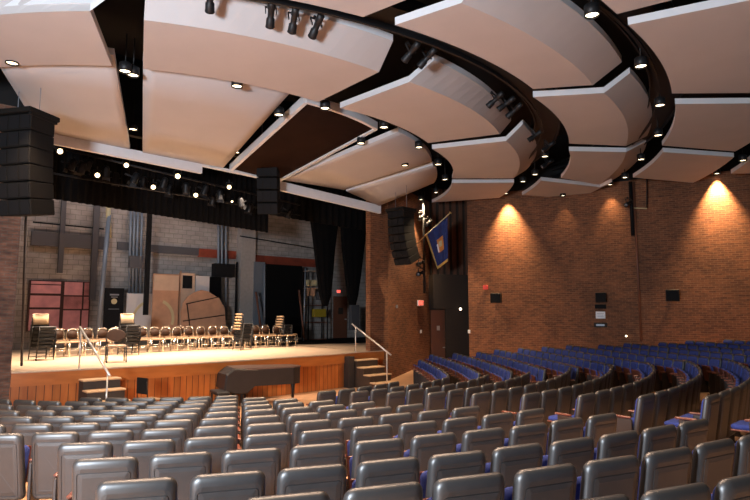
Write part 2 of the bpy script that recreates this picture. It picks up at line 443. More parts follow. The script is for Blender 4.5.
mk_panel('ceiling_panel', ([K(675, 104), K(800, 103)], [K(662, 145.5), K(735, 151.5)]), 'dark brownish flat ceiling panel at the right edge, second from top', group=G)
mk_panel('ceiling_panel', ([K(663, 152), K(734, 157)], [K(633, 177.5), K(693, 183)]), 'orange-tinted flat ceiling panel directly above the brightest wall light', group=G)
mk_panel('ceiling_panel', ([K(752, 158), K(840, 150)], [K(731, 173.5), K(800, 174)]), 'small piece of ceiling panel at the right edge over the wall', group=G)
# forestage panels: straight edge on the proscenium side, curved edge to the house
def patch(name, b0, b1, t0, t1, label, mat, th=.13, curve=True, lipm=None, nseg=12, bow=0., frame=None, cat='ceiling panel', group=None):
    nr = 4; P = []
    T0, T1 = topol(t0), topol(t1)
    for k in range(nseg+1):
        f = k/nseg
        bb = b0.lerp(b1, f)
        tt = pol(*[a+(b-a)*f for a, b in zip(T0, T1)]) if curve else t0.lerp(t1, f)
        P.append([bb.lerp(tt, j/(nr-1)) + Vector((0, 0, bow*sin(pi*j/(nr-1)))) for j in range(nr)])
    cx = sum((p for r in P for p in r), Vector())/((nseg+1)*nr)
    mb = MB(); up = Vector((0, 0, th))
    for r in P: mb.v += [p-cx for p in r]
    for r in P: mb.v += [p-cx+up for p in r]
    N = (nseg+1)*nr
    for k in range(nseg):
        for j in range(nr-1):
            a = k*nr+j
            mb.face((a, a+nr, a+nr+1, a+1), 0, None, True); mb.face((N+a, N+a+1, N+a+nr+1, N+a+nr), 1)
        a = k*nr; mb.face((a, N+a, N+a+nr, a+nr), 1)
        a = k*nr+nr-1; mb.face((a, a+nr, N+a+nr, N+a), 1)
    for j in range(nr-1):
        mb.face((j, j+1, N+j+1, N+j), 1); a = nseg*nr+j; mb.face((a, N+a, N+a+1, a+1), 1)
    o = mb.build(name, [mat, lipm or M_LIP]); o.location = cx
    tag(o, label, cat, group)
    if frame:
        w = frame
        edges = [[P[0][j] for j in range(nr)], [P[-1][j] for j in range(nr)], [P[k][0] for k in range(nseg+1)], [P[k][-1] for k in range(nseg+1)]]
        for e in edges:
            f = MB()
            rings = []
            for i, p in enumerate(e):
                t = (e[min(i+1, len(e)-1)]-e[max(0, i-1)]).normalized(); a = t.cross(Vector((0, 0, 1))).normalized()*w
                u = Vector((0, 0, .06)); p = p-cx-Vector((0, 0, .03))
                rings.append([p-a-u*.3, p+a-u*.3, p+a+u*3, p-a+u*3])
            f.loft(rings, sm=False); f.build('edge_trim', M_LIP, o)
    return o
MF = -.45
ZO = 7.32
GW = 'sloping forestage ceiling panels'
patch('ceiling_panel', stp(40, 131, MF), stp(130, 149.5, MF), atz(-14, 45, ZO), atz(114, 55, ZO), 'white sloping ceiling panel above the left loudspeaker array', M_PANEL, group=GW)
patch('ceiling_panel', stp(142.5, 152.5, MF), stp(223, 168, MF), atz(143, 58, ZO), atz(289, 94, ZO), 'glowing salmon ceiling panel at left centre above the stage lights', M_PANEL, group=GW)
patch('ceiling_panel', stp(231, 169.5, MF), stp(277.5, 181, MF), atz(306, 101, ZO+.1), atz(376, 128, ZO+.1), 'dark brown ceiling panel edged in white, above the centre loudspeaker', M_BROWNP, frame=.05, bow=.0, group=GW)
patch('ceiling_panel', stp(283, 180, MF), stp(344, 190, MF), atz(398, 132, ZO), atz(432, 162, ZO), 'salmon ceiling panel right of the brown one', M_PANEL, group=GW)
patch('ceiling_panel', stp(346, 191, MF), stp(379, 206, MF), atz(433, 165, ZO), atz(434, 183, ZO), 'orange wedge of ceiling panel above the right loudspeaker array', M_PANEL, group=GW, nseg=6)
def beam(p0, p1, h, w, mat, name, label, cat='beam', inward=True):
    t = (p1-p0); L = t.length; t.normalize(); mb = MB()
    side = Vector((t.y, -t.x, 0)).normalized()*w
    r = [[p-side*0, p-side, p-side+Vector((0, 0, -h)), p+Vector((0, 0, -h))] for p in (p0, p1)]
    cx = (p0+p1)/2
    mb.loft([[q-cx for q in ring] for ring in r], sm=False)
    o = mb.build(name, mat); o.location = cx
    tag(o, label, cat); return o
beam(stp(40, 130, MF), stp(202.5, 164, MF), .27, .12, M_LIP, 'ceiling_fascia', 'long pale grey fascia strip above the left half of the stage opening', 'fascia')
beam(stp(280, 181, MF), stp(381, 205.5, MF), .29, .12, M_LIP, 'ceiling_fascia', 'pale grey fascia strip above the right end of the stage opening', 'fascia')
beam(stp(203, 163.5, MF), stp(280, 180, MF), .07, .12, M_LIP, 'ceiling_fascia', 'thin white edge strip under the brown ceiling panel', 'fascia')
# proscenium header behind the fascia
mb = MB(); mb.box(st(5.5, .25, 8.6), (13, .2, 2.4), ROT_ST); struct(mb.build('wall_front', M_ROOF))
# catwalk rings
def ring(r0, r1, a0, a1, z0, z1, mat, name, label, cat='catwalk'):
    mb = MB(); n = 48; rings = []
    for k in range(n+1):
        a = a0+(a1-a0)*k/n
        rings.append([pol(r0, a, z0), pol(r1, a, z0), pol(r1, a, z1), pol(r0, a, z1)])
    mb.loft(rings, sm=False); o = mb.build(name, mat); tag(o, label, cat); return o
def catwalk(r0, r1, a0, a1, z, label):
    root = empty('catwalk', (0, 0, 0), 0, label, 'catwalk')
    for nm, q in (('walkway', (r0, r1, z, z+.05)), ('rail', (r0, r0+.05, z+.55, z+.6)), ('rail', (r1-.05, r1, z+.55, z+.6)), ('light_pipe', (r0+.12, r0+.17, z-.22, z-.17)), ('side_beam', (r0-.03, r0, z-.08, z+.14)), ('side_beam', (r1, r1+.03, z-.08, z+.14))):
        mb = MB(); n = 40; rings = []
        for k in range(n+1):
            a = a0+(a1-a0)*k/n
            rings.append([pol(q[0], a, q[2]), pol(q[1], a, q[2]), pol(q[1], a, q[3]), pol(q[0], a, q[3])])
        mb.loft(rings, sm=False); mb.build(nm, M_BLACKM, root)
catwalk(9.75, 10.35, -100, 30, 7.62, 'curved black catwalk slot carrying spotlights between the ceiling panel rings')
catwalk(12.45, 13.1, -85, 22, 7.62, 'curved black catwalk slot with downlights at the right of the ceiling')

# downlights
def downlight(x, y, z=7.12, r=.115, lbl='', power=0, spot=70, col=(1, .72, .42), p=None, blend=.5, aim=None):
    p = p or atz(x, y, z)
    root = empty('downlight', p, 0, lbl, 'downlight', 'round warm ceiling downlights')
    b = MB(); n = 16; h = .17
    ro = [[Vector((rr*cos(2*pi*j/n), rr*sin(2*pi*j/n), zz)) for j in range(n)] for rr, zz in ((r*.9, .02), (r*.93, 0), (r, 0), (r, h), (r*.7, h+.02))]
    b.loft(ro, False, True); b.build('can', M_BLACKM, root)
    b = MB(); b.loft([[Vector((r*.86*cos(2*pi*j/n), r*.86*sin(2*pi*j/n), zz)) for j in range(n)] for zz in (.045, .03)], True, True); b.build('lens', M_DOWN, root)
    b = MB(); b.tube([(0, 0, h), (0, 0, h+.6)], .012, 6); b.build('stem', M_BLACKM, root)
    if power:
        tilt = aim
        l = bpy.data.lights.new('downlight_beam', 'SPOT'); l.energy = power; l.color = col; l.spot_size = radians(spot); l.spot_blend = blend; l.shadow_soft_size = .06
        lo = bpy.data.objects.new('downlight_beam', l); COL.objects.link(lo); lo.location = p + Vector((0, 0, -.03))
        if aim: lo.rotation_euler = Vector(aim).to_track_quat('-Z', 'Y').to_euler()
    return root
DL = [
 (12, 64, 'at the far left under the top left panel', 260), (125, 72, 'in the gap left of the large white folded panel', 260), (133, 76, 'twin beside the one in the gap left of the large white panel', 0), (237, 87, 'under the bottom edge of the large white folded panel', 1000),
 (325, 109, 'at the top edge of the brown panel', 1300), (384, 128, 'off the right corner of the brown panel', 1700), (279, 115.5, 'upper one in the slot left of the brown panel', 0), (236, 153, 'lower one in the slot left of the brown panel', 0),
 (133, 130, 'low in the dark gap above the stage fascia', 0), (361, 144, 'upper one in the slot right of the brown panel', 0), (300, 172, 'lowest one in the slot right of the brown panel', 0), (405, 166, 'in the thin seam of the right salmon panels', 0), (358, 186, 'low on the seam near the stage opening corner', 0),
 (419, 148, 'hanging just left of the small orange-lit panel', 0), (438, 165, 'upper one in the slot above the flag', 0), (445, 180, 'second one in the slot above the flag', 1300), (436, 193, 'third one in the slot above the flag', 0), (421, 200, 'nearest the right loudspeaker array', 1500),
 (545, 157, 'uppermost near the foot of the spotlight catwalk', 260), (535, 175, 'second near the foot of the spotlight catwalk', 0), (523, 182, 'third near the foot of the spotlight catwalk', 0),
 (592, 16, 'topmost in the long curved slot at right', 260), (641, 67, 'second from top in the long curved slot at right', 260), (660, 106, 'third from top in the long curved slot at right', 260), (658, 136, 'fourth from top in the long curved slot at right', 260), (641, 160, 'fifth from top in the long curved slot at right', 0), (625, 178, 'sixth from top in the long curved slot at right', 0),
 (743, 161, 'at the right edge above the wall', 0)]
for x, y, s_, pw in DL: downlight(x, y, lbl='small lit downlight '+s_, power=pw*.8, spot=88, col=(1, .70, .42))
# wall washers near the side wall
def washer(x, y, s_, power, spot):
    p = onwall(x, y, .34); 
    downlight(0, 0, p=Vector((p.x, p.y, p.z)), lbl='lit downlight '+s_, power=power, spot=spot, col=(1, .62, .30), blend=1.0, aim=(-wn.x*.16, -wn.y*.16, -1))
washer(506, 194, 'casting a bright fan on the brick left of the wall speaker', 3000, 68)
washer(717, 174, 'casting the brightest fan on the brick at right', 4300, 68)
washer(610, 185, 'over the brick wall by the vertical pipe', 260, 64)
washer(563, 196, 'dim, over the middle stretch of brick wall', 60, 64)

# ------------------------------------------------------------------ spotlights on the catwalk
def spot_template():
    root = empty('spotlight', (0, 0, 0))
    b = MB(); n = 12
    prof = [(.05, -.30), (.085, -.28), (.09, -.1), (.075, -.08), (.07, .12), (.095, .14), (.10, .30), (.11, .34), (.105, .34)]
    b.loft([[Vector((r*cos(2*pi*j/n), y, r*sin(2*pi*j/n))) for j in range(n)] for r, y in prof], True, False); b.build('barrel', M_BLACKM, root)
    b = MB(); b.loft([[Vector((r*cos(2*pi*j/n), y, r*sin(2*pi*j/n))) for j in range(n)] for r, y in ((.09, .325), (.02, .33))], True, True); b.build('lens', M_GREYP, root)
    b = MB(); b.box((.12, 0, .1), (.02, .04, .26)); b.box((-.12, 0, .1), (.02, .04, .26)); b.box((0, 0, .23), (.26, .04, .02)); b.build('yoke', M_BLACKM, root)
    b = MB(); b.box((0, 0, .28), (.05, .05, .1)); b.build('clamp', M_BLACKM, root)
    return root
SPT = spot_template(); bpy.context.view_layer.update(); index_kids(SPT)
used_s = [False]
def spotlight(p, aim, label, group='black stage spotlights on the catwalk', scale=.72):
    if not used_s[0]: o = SPT; used_s[0] = True
    else: o = copy_tree(SPT)
    o.location = p; d = (aim-p).normalized()
    o.rotation_mode = 'QUATERNION'; o.rotation_quaternion = d.to_track_quat('Y', 'Z'); o.scale = (scale,)*3
    tag(o, label, 'spotlight', group); return o
stc = Vector((-4.5, 19, 1.5))
for x, y, s_ in ((210, -3, 'partly cut off by the top edge above the large white panel'), (271, 13, 'leftmost of the three before the large white panel'), (294, 19, 'middle of the three before the large white panel'), (317, 25, 'rightmost of the three before the large white panel'),
                 (412, 51, 'left one of the pair above the pinkish panel'), (428, 57, 'right one of the pair above the pinkish panel'), (496, 99, 'first in the cluster right of the pinkish panel'), (507, 103, 'second in the cluster right of the pinkish panel'), (515, 110, 'third in the cluster right of the pinkish panel'),
                 (536, 135, 'upper one in the dark slot left of the beige panel'), (549, 146, 'middle one in the dark slot left of the beige panel'), (548, 163, 'lowest one in the dark slot left of the beige panel')):
    p = atz(x, y, 7.35)
    spotlight(p, stc + Vector((random.uniform(-2, 2), random.uniform(-1.5, 1.5), 0)), 'black theatrical spotlight, '+s_)

# ------------------------------------------------------------------ stage lighting pipes and drapes
def pipe(p0, p1, r, mat, name, label, cat='pipe', group=None):
    cx = (p0+p1)/2; b = MB(); b.tube([p0-cx, p1-cx], r, 8); o = b.build(name, mat); o.location = cx; tag(o, label, cat, group); return o
pipe(stp(45, 145, .9), stp(300, 205, .9), .03, M_BLACKM, 'lighting_pipe', 'front black lighting pipe across the stage opening')
pipe(stp(45, 172, 2.2), stp(300, 215, 2.2), .03, M_BLACKM, 'lighting_pipe', 'rear black lighting pipe in front of the valance')
def can_light():
    root = empty('stage_light'); n = 12; b = MB()
    b.loft([[Vector((r*cos(2*pi*j/n), y, r*sin(2*pi*j/n))) for j in range(n)] for r, y in ((.05, -.17), (.09, -.12), (.1, .12), (.11, .15), (.1, .15))], True, False); b.build('housing', M_BLACKM, root)
    b = MB(); b.box((.12, 0, .08), (.015, .03, .22)); b.box((-.12, 0, .08), (.015, .03, .22)); b.box((0, 0, .19), (.25, .03, .015)); b.box((0, 0, .25), (.04, .05, .12)); b.build('yoke', M_BLACKM, root)
    b = MB(); b.box((0, .2, .1), (.2, .1, .008)); b.box((.1, .2, 0), (.008, .1, .18)); b.build('barn_door', M_BLACKM, root)
    return root
def lens(root, mat, r=.085):
    n = 12; b = MB(); b.loft([[Vector((rr*cos(2*pi*j/n), y, rr*sin(2*pi*j/n))) for j in range(n)] for rr, y in ((r, .12), (r*.6, .145), (.01, .15))], True, True); return b.build('lens', mat, root)
CAN = can_light(); lens(CAN, M_GREYP); CANL = can_light(); lens(CANL, M_BULB)
bpy.context.view_layer.update(); index_kids(CAN); index_kids(CANL)
fu = {}
LIT = [(59.5, 151, .9, .8, 'first from the left'), (97, 175, 2.2, .8, 'second from the left'), (126, 165, .9, .75, 'third from the left'), (153, 187, 2.2, .8, 'fourth from the left'), (177.5, 176, .9, .85, 'fifth from the left'), (195.6, 195, 2.2, .8, 'sixth from the left'), (229, 187, .9, .75, 'seventh from the left'), (232, 201.5, 2.2, .4, 'small, below the seventh'), (260, 207.5, 2.2, .4, 'small, under the centre loudspeaker')]
for x, y, m, s_, w in LIT:
    p = stp(x, y, m)
    if 'l' not in fu: o = CANL; fu['l'] = 1
    else: o = copy_tree(CANL)
    o.location = p; o.rotation_mode = 'QUATERNION'; o.rotation_quaternion = (Vector((0, 4, 2.5))-p).normalized().to_track_quat('Y', 'Z'); o.scale = (s_,)*3
    tag(o, 'glowing stage light among the lit row over the stage, '+w, 'stage light', 'lit stage lights above the stage')
i = 0
for x, y, m in [(72, 165, .9), (82, 168, .9), (88, 165, .9), (106, 172, .9), (116, 178, 2.2), (135, 178, .9), (144, 182, 2.2), (164, 183, .9), (170, 190, 2.2), (186, 188, .9), (205, 190, .9), (213, 200, 2.2), (220, 195, .9), (241, 202, .9), (250, 208, 2.2), (279, 206, .9), (290, 212, 2.2)]:
    p = stp(x, y, m)
    if 'c' not in fu: o = CAN; fu['c'] = 1
    else: o = copy_tree(CAN)
    tgt = st(tm(p)[0]+random.uniform(-2, 2), m+random.uniform(1, 3), 1.2)
    o.location = p; o.rotation_mode = 'QUATERNION'; o.rotation_quaternion = (tgt-p).normalized().to_track_quat('Y', 'Z')
    tag(o, 'unlit black stage light hung over the stage, %s from the left' % ORD[i], 'stage light', 'unlit stage lights above the stage'); i += 1
def drape(p0, p1, ztop, folds, amp, mat, name, label, cat='curtain'):
    t = p1-p0; L = hypot(t.x, t.y); d = Vector((t.x/L, t.y/L, 0)); n = Vector((d.y, -d.x, 0)); cx = (p0+p1)/2
    mb = MB(); N = folds*6
    fr = []
    for k in range(N+1):
        f = k/N; zb = p0.z+(p1.z-p0.z)*f; q = Vector((p0.x, p0.y, 0))+d*L*f + n*amp*sin(f*folds*2*pi)
        fr.append((q, zb))
    front_ = [[Vector((q.x, q.y, zb))-cx, Vector((q.x, q.y, ztop))-cx, Vector((q.x, q.y, ztop))-cx-n*.03, Vector((q.x, q.y, zb))-cx-n*.03] for q, zb in fr]
    mb.loft(front_, True, True, 0, True)
    o = mb.build(name, mat); o.location = cx; tag(o, label, cat); return o
drape(stp(10, 192, 3.0), stp(268, 232.5, 3.0), 9.3, 40, .05, M_CURT, 'valance', 'long black valance hanging across the top of the stage')
drape(stp(266, 214, 3.6), stp(372, 232, 3.6), 9.3, 16, .05, M_CURT, 'valance', 'shorter black valance at the upper right of the stage opening')
def leg_curtain(pts, m, label):
    # pts: (y, x0, x1) rows of the outline, hung folds gathered to the foot
    rings = []
    n = 28
    first = None
    for y, x0, x1 in pts:
        a, b_ = stp(x0, y, m), stp(x1, y, m); ring_ = []
        for j in range(n):
            f = j/n; ang = 2*pi*f
            u = .5-.5*cos(ang); w = .16*sin(ang)*(1+.35*sin(u*5*2*pi))
            p = a.lerp(b_, u); q = p + Vector((nv.x, nv.y, 0))*w; ring_.append(q)
        rings.append(ring_)
    cx = sum(rings[0], Vector())/n
    mb = MB(); mb.loft([[q-cx for q in r] for r in rings])
    o = mb.build('leg_curtain', M_CURT); o.location = cx; tag(o, label, 'curtain')
leg_curtain([(190, 304, 341), (225, 311, 338), (250, 314, 335), (275, 317, 333), (295, 320, 331), (306, 323, 327)], 4.2, 'left of the two gathered black leg curtains by the exit sign')
leg_curtain([(190, 338, 369), (222, 340, 367), (250, 342, 364), (275, 345, 361), (295, 348, 358), (305, 350, 355)], 4.2, 'right of the two gathered black leg curtains by the exit sign')

# ------------------------------------------------------------------ things along the stage back wall
def slab_px(x0, y0, x1, y1, m, th, mat, name, label=None, cat=None, parent=None, group=None, bev=0., lean=0.):
    """upright board parallel to the back wall with photographed corners"""
    a = stp(x0, (y0+y1)/2, m); b_ = stp(x1, (y0+y1)/2, m); xm = (x0+x1)/2
    zt = stp(xm, y0, m).z; zb = stp(xm, y1, m).z
    w = hypot(a.x-b_.x, a.y-b_.y); c = (a+b_)/2
    mb = MB(); mb.box((0, 0, (zt-zb)/2), (w, th, zt-zb), bev=bev)
    o = mb.build(name, mat); o.location = (c.x, c.y, zb); o.rotation_euler = (lean, 0, ROT_ST)
    if label: tag(o, label, cat, group)
    return o, w, zt-zb
def kid(root, mb, name, mat, label=None): return mb.build(name, mat, root, label)
# window
w_, W_, H_ = slab_px(27.5, 281, 89.5, 331, 8.93, .08, M_WFRAME, 'window_1'); struct(w_)
def pane(x0, x1, z0, z1, mat, nm='pane'):
    b = MB(); b.box((((x0+x1)/2-.5)*W_, -.045, (z0+z1)/2*H_), ((x1-x0)*W_, .02, (z1-z0)*H_)); kid(w_, b, nm, mat)
for x0, x1, z0, z1, m in ((.03, .50, .93, .985, M_PINK), (.03, .50, .745, .91, M_PINK), (.03, .50, .47, .70, M_PINK), (.03, .50, .02, .43, M_PINK),
                          (.56, .86, .72, .985, M_PINK), (.89, .98, .72, .985, M_PINKD), (.56, .86, .44, .69, M_PINKD), (.89, .98, .44, .69, M_PINKD), (.56, .84, .02, .41, M_PINK), (.87, .98, .02, .41, M_PINK)): pane(x0, x1, z0, z1, m)
# horizontal bands
o, _, _ = slab_px(31, 234, 105, 247.5, 8.9, .12, M_GREYD, 'wall_beam', 'dark grey horizontal beam above the pink window', 'beam')
def bandline(x0, y0, x1, y1, h, mat, label):
    a, b_ = stp(x0, y0, 8.88), stp(x1, y1, 8.88); a.z = b_.z = (a.z+b_.z)/2
    return beam(a, b_, h, .12, mat, 'wall_beam', label)
bandline(118, 241, 130.5, 243, .33, M_GREYD, 'short grey beam piece left of the conduit bundle')
bandline(151, 244.5, 199, 248.5, .33, M_GREYD, 'grey middle length of the back wall beam')
bandline(199, 248.5, 236, 251, .38, M_REDB, 'orange-red length of the back wall beam')
bandline(252, 255.5, 322, 259, .42, M_REDB, 'dull red beam above the black rear curtain')
# columns and pipes on back wall
def vpipe(x0, x1, yt, yb, m, mat, label, name='wall_column', cat='column', th=.12): return slab_px(x0, yt, x1, yb, m, th, mat, name, label, cat)[0]
vpipe(59.5, 64.5, 196, 273, 8.8, M_GREYD, 'thin dark steel upright in the middle of the window bay')
vpipe(91.5, 97.5, 205, 300, 8.8, M_GREYD, 'dark steel upright right of the pink window')
pipe(stp(109, 215, 8.6), stp(98, 335, 7.6), .09, M_GREYP, 'leaning_pipe', 'pale grey pipe leaning beside the pink window')
pipe(stp(108, 200, 8.6), stp(109, 238, 8.6), .10, M_CREAM, 'conduit', 'short tan conduit at the top above the leaning pipe')
pipe(stp(26.5, 200, .75), stp(21.5, 366, .75), .03, M_GREYD, 'conduit', 'slim grey pipe standing beside the left brick pier')
for k, (xa, lb) in enumerate(((129.5, 'leftmost'), (133, 'second from the left'), (136.5, 'third from the left'), (140.5, 'rightmost'))):
    pipe(stp(xa+1.5, 208, 8.7), stp(xa-.5, 300, 8.7), .055, M_GREYP, 'conduit', lb+' grey conduit of the bundle above the white board', 'pipe', 'conduit bundle')
slab_px(129, 256, 142, 268, 8.5, .2, M_GREYD, 'junction_box', 'grey junction box on the conduit bundle', 'box')
vpipe(145.5, 150, 205, 315, 7.6, M_BLACK, 'tall black pole left of the plywood flat', 'pole', 'pole')
for k, (xa, lb) in enumerate(((218.5, 'leftmost'), (222, 'middle'), (226, 'rightmost'))):
    pipe(stp(xa, 215, 8.7), stp(xa, 320, 8.7), .06, M_GREYP, 'conduit', lb+' conduit of the trio behind the black wall box', 'pipe', 'conduit trio')
slab_px(213.5, 264, 233, 277, 8.2, .4, M_BLACK, 'wall_box', 'black box fixed high on the conduit trio', 'box')
vpipe(238, 252.5, 215, 330, 8.85, M_PIER, 'pale grey block pier right of centre on the back wall', 'pier', 'pier', .5)
pipe(stp(237, 262, 8.5), stp(235, 330, 8.5), .05, M_BLACK, 'conduit', 'thin black pipe left of the block pier')
pipe(stp(240, 236, 8.5), stp(318, 249, 8.5), .03, M_BLACK, 'conduit', 'thin black cable running right from the block pier')
pipe(stp(33, 222, 8.8), stp(104, 229, 8.8), .03, M_BLACK, 'conduit', 'thin dark horizontal pipe above the grey wall beam')
# scenery leaning on the back wall
ban, bw_, bh_ = slab_px(103.5, 288, 123, 336, 8.0, .06, M_BLACK, 'banner_board', 'tall black banner board with a small grey crest', 'banner', bev=.01)
b = MB(); n = 16
b.loft([[Vector((r*cos(2*pi*j/n), y, bh_*.72+r*sin(2*pi*j/n))) for j in range(n)] for r, y in ((.11, -.03), (.11, -.04))], sm=False)
kid(ban, b, 'crest', M_CREAM)
for z_, w2, h2 in ((.86, .34, .06), (.81, .24, .03), (.56, .4, .02)): b = MB(); b.box((0, -.036, bh_*z_), (w2, .012, h2)); kid(ban, b, 'lettering_line', M_GREYP)
wb, ww, wh = slab_px(126, 293.5, 151.5, 337, 8.0, .05, M_WHITE, 'scenery_board', 'white scenery board with a curved tan stripe', 'board', bev=.008)
b = MB(); rr = []
for k in range(11):
    a = radians(100+k*8); c0 = Vector((ww*.45, 0, wh*.35)); rr.append([c0+Vector((R*cos(a), -.035, R*sin(a)*1.15)) for R in (.66, .76)]+[c0+Vector((R*cos(a), -.026, R*sin(a)*1.15)) for R in (.76, .66)])
b.loft(rr, sm=False); kid(wb, b, 'painted_stripe', M_CREAM)
fl, fw, fh = slab_px(152, 274, 178, 338, 7.9, .07, M_PLY, 'scenery_flat', 'tall tan plywood flat with a pale curved stripe', 'flat', bev=.008)
b = MB(); b.box((0, -.045, fh*.86), (fw*.96, .02, fh*.24)); kid(fl, b, 'top_panel', M_PLY2)
b = MB(); rr = []
for k in range(11):
    a = radians(-20+k*9); c0 = Vector((-fw*.32, 0, fh*.30)); rr.append([c0+Vector((R*cos(a), -.05, R*sin(a)*1.1)) for R in (.62, .74)]+[c0+Vector((R*cos(a), -.038, R*sin(a)*1.1)) for R in (.74, .62)])
b.loft(rr, sm=False); kid(fl, b, 'painted_stripe', M_CREAM)
fr, gw, gh = slab_px(178.5, 273, 194, 338, 8.1, .06, M_PLY2, 'scenery_piece', 'narrow wooden frame piece with a black square opening', 'frame')
b = MB(); b.box((0, -.035, gh*.86), (gw*.62, .02, gh*.2)); kid(fr, b, 'opening', M_BLACK)
b = MB(); b.box((-gw*.46, -.045, gh*.52), (gw*.08, .05, gh*1.02)); kid(fr, b, 'upright', M_PLY)
slab_px(194.5, 276, 208.5, 338, 8.15, .06, M_WHITE, 'scenery_board', 'plain off-white board behind the rounded plywood rock', 'board', bev=.008)
slab_px(208.5, 277, 220, 338, 8.2, .1, M_CURT, 'rear_curtain', 'narrow black curtain strip behind the rounded plywood rock', 'curtain')
# rounded plywood rock
outl = [(181, 338), (181, 312), (183, 303), (187, 297), (195, 292), (201, 290), (208, 291.5), (215, 296), (219, 298), (222, 304), (224.5, 308), (225, 318), (226, 338)]
pts = [stp(x, y, 7.6) for x, y in outl]; cx = Vector((sum(p.x for p in pts)/len(pts), sum(p.y for p in pts)/len(pts), STAGE_Z))
b = MB(); nn = Vector((nv.x, nv.y, 0))
b.loft([[p-cx-nn*.03 for p in pts], [p-cx+nn*.03 for p in pts]], sm=False)
rk = b.build('plywood_rock', M_PLY); rk.location = cx; tag(rk, 'rounded brown plywood rock cut-out with dark crossing lines', 'scenery')
for pa in (((186, 304), (219, 297)), ((183, 321), (225, 315)), ((187, 304), (191, 336))):
    b = MB(); q0, q1 = stp(*pa[0], 7.52), stp(*pa[1], 7.52); b.tube([q0-cx, q1-cx], .022, 6); kid(rk, b, 'batten', M_CHBACK)
# right half items
o, _, _ = slab_px(266, 265, 301, 338, 7.6, .1, M_CURT, 'rear_curtain', 'wide flat black curtain panel at the rear, right of centre', 'curtain')
pipe(stp(264.5, 265, 7.5), stp(264.5, 338, 7.5), .04, M_GREYP, 'curtain_pole', 'pale pole at the left edge of the wide black panel')
pipe(stp(305.5, 268, 6.8), stp(303.5, 341, 6.8), .035, M_GREYP, 'curtain_pole', 'thin pale pole right of the wide black panel')
slab_px(253, 262, 264, 330, 8.6, .08, M_GREYP, 'scenery_board', 'grey board between the block pier and the black panel', 'board')
pipe(stp(256, 292, 7.8), stp(262, 338, 7.2), .05, M_DOOR, 'plank', 'dark brown plank leaning left of the wide black panel', 'plank')
pipe(stp(299, 290, 7.0), stp(304, 338, 6.6), .05, M_DOOR, 'plank', 'brown plank leaning right of the wide black panel', 'plank')
sh = empty('storage_shelf', st(12.4, 8.3, STAGE_Z), ROT_ST, 'cluttered storage shelf with yellow bin at the rear right of stage', 'shelf')
p0, p1 = stp(306, 300, 8.3), stp(325, 300, 8.3); t_, m_ = tm((p0+p1)/2); sw = (p1-p0).length
sh.location = st(t_, 8.3, STAGE_Z); zt = stp(315, 272, 8.3).z-STAGE_Z
for k in range(5):
    b = MB(); b.box((0, 0, .02+k*zt/4), (sw, .5, .04)); kid(sh, b, 'shelf_board', M_PLY2 if k > 2 else M_DOOR)
for sx in (-1, 1):
    for sy in (-1, 1): b = MB(); b.box((sx*sw/2, sy*.24, zt/2), (.05, .05, zt)); kid(sh, b, 'upright', M_BLACKM)
for k, (x0, x1, y0, y1, mt, lb) in enumerate(((313, 325, 309, 317, M_YEL, 'yellow storage bin on the rear shelf'), (307, 316, 280, 286, M_CREAM, 'pale box high on the rear shelf'), (308, 314, 288, 296, M_PLY, 'tan box on the middle of the rear shelf'), (317, 324, 292, 300, M_GREYD, 'grey box beside the tan one on the rear shelf'))):
    slab_px(x0, y0, x1, y1, 7.95, .2, mt, 'storage_box', lb, 'box', bev=.01)
# rear door and exit sign
d_, dw, dh = slab_px(333.5, 296.5, 346.5, 338, 8.9, .08, M_DOOR, 'door_2'); struct(d_)
b = MB(); b.box((0, -.05, dh*.65), (dw*.35, .02, dh*.16)); kid(d_, b, 'glass_panel', M_DKPAN)
b = MB(); b.box((dw*.38, -.07, dh*.45), (.12, .05, .05)); kid(d_, b, 'door_handle', M_RAIL)
def exit_sign(p, rz, w, h, label, mat=None):
    root = empty('exit_sign', p, rz, label, 'sign'); b = MB(); b.box((0, 0, 0), (w, .06, h), bev=.008); kid(root, b, 'housing', mat or M_SIGNW)
    b = MB(); lh = h*.62; lw = w*.16; x0 = -w*.40; st_w = lh*.17
    def bar(xa, za, xb, zb):
        L = hypot(xb-xa, zb-za); b.box(((xa+xb)/2, -.036, (za+zb)/2), (L+st_w, .012, st_w), M=Matrix.Rotation(-atan2(zb-za, xb-xa), 3, 'Y'))
    hh = lh/2
    for q in ((0, -hh, 0, hh), (0, hh, lw, hh), (0, 0, lw*.8, 0), (0, -hh, lw, -hh)): bar(x0+q[0], q[1], x0+q[2], q[3])
    x0 += w*.23; bar(x0, -hh, x0+lw, hh); bar(x0, hh, x0+lw, -hh)
    x0 += w*.27; bar(x0, -hh, x0, hh)
    x0 += w*.11; bar(x0, hh, x0+lw*1.1, hh); bar(x0+lw*.55, -hh, x0+lw*.55, hh)
    kid(root, b, 'lettering', M_RED)

exit_sign(stp(338.5, 291.5, 8.7), ROT_ST, .26, .19, 'small red exit sign over the rear stage door')
slab_px(350, 305, 358, 330, 6.2, .2, M_GREYD, 'equipment_case', 'upright grey case near the right stage rail', 'case', bev=.01)

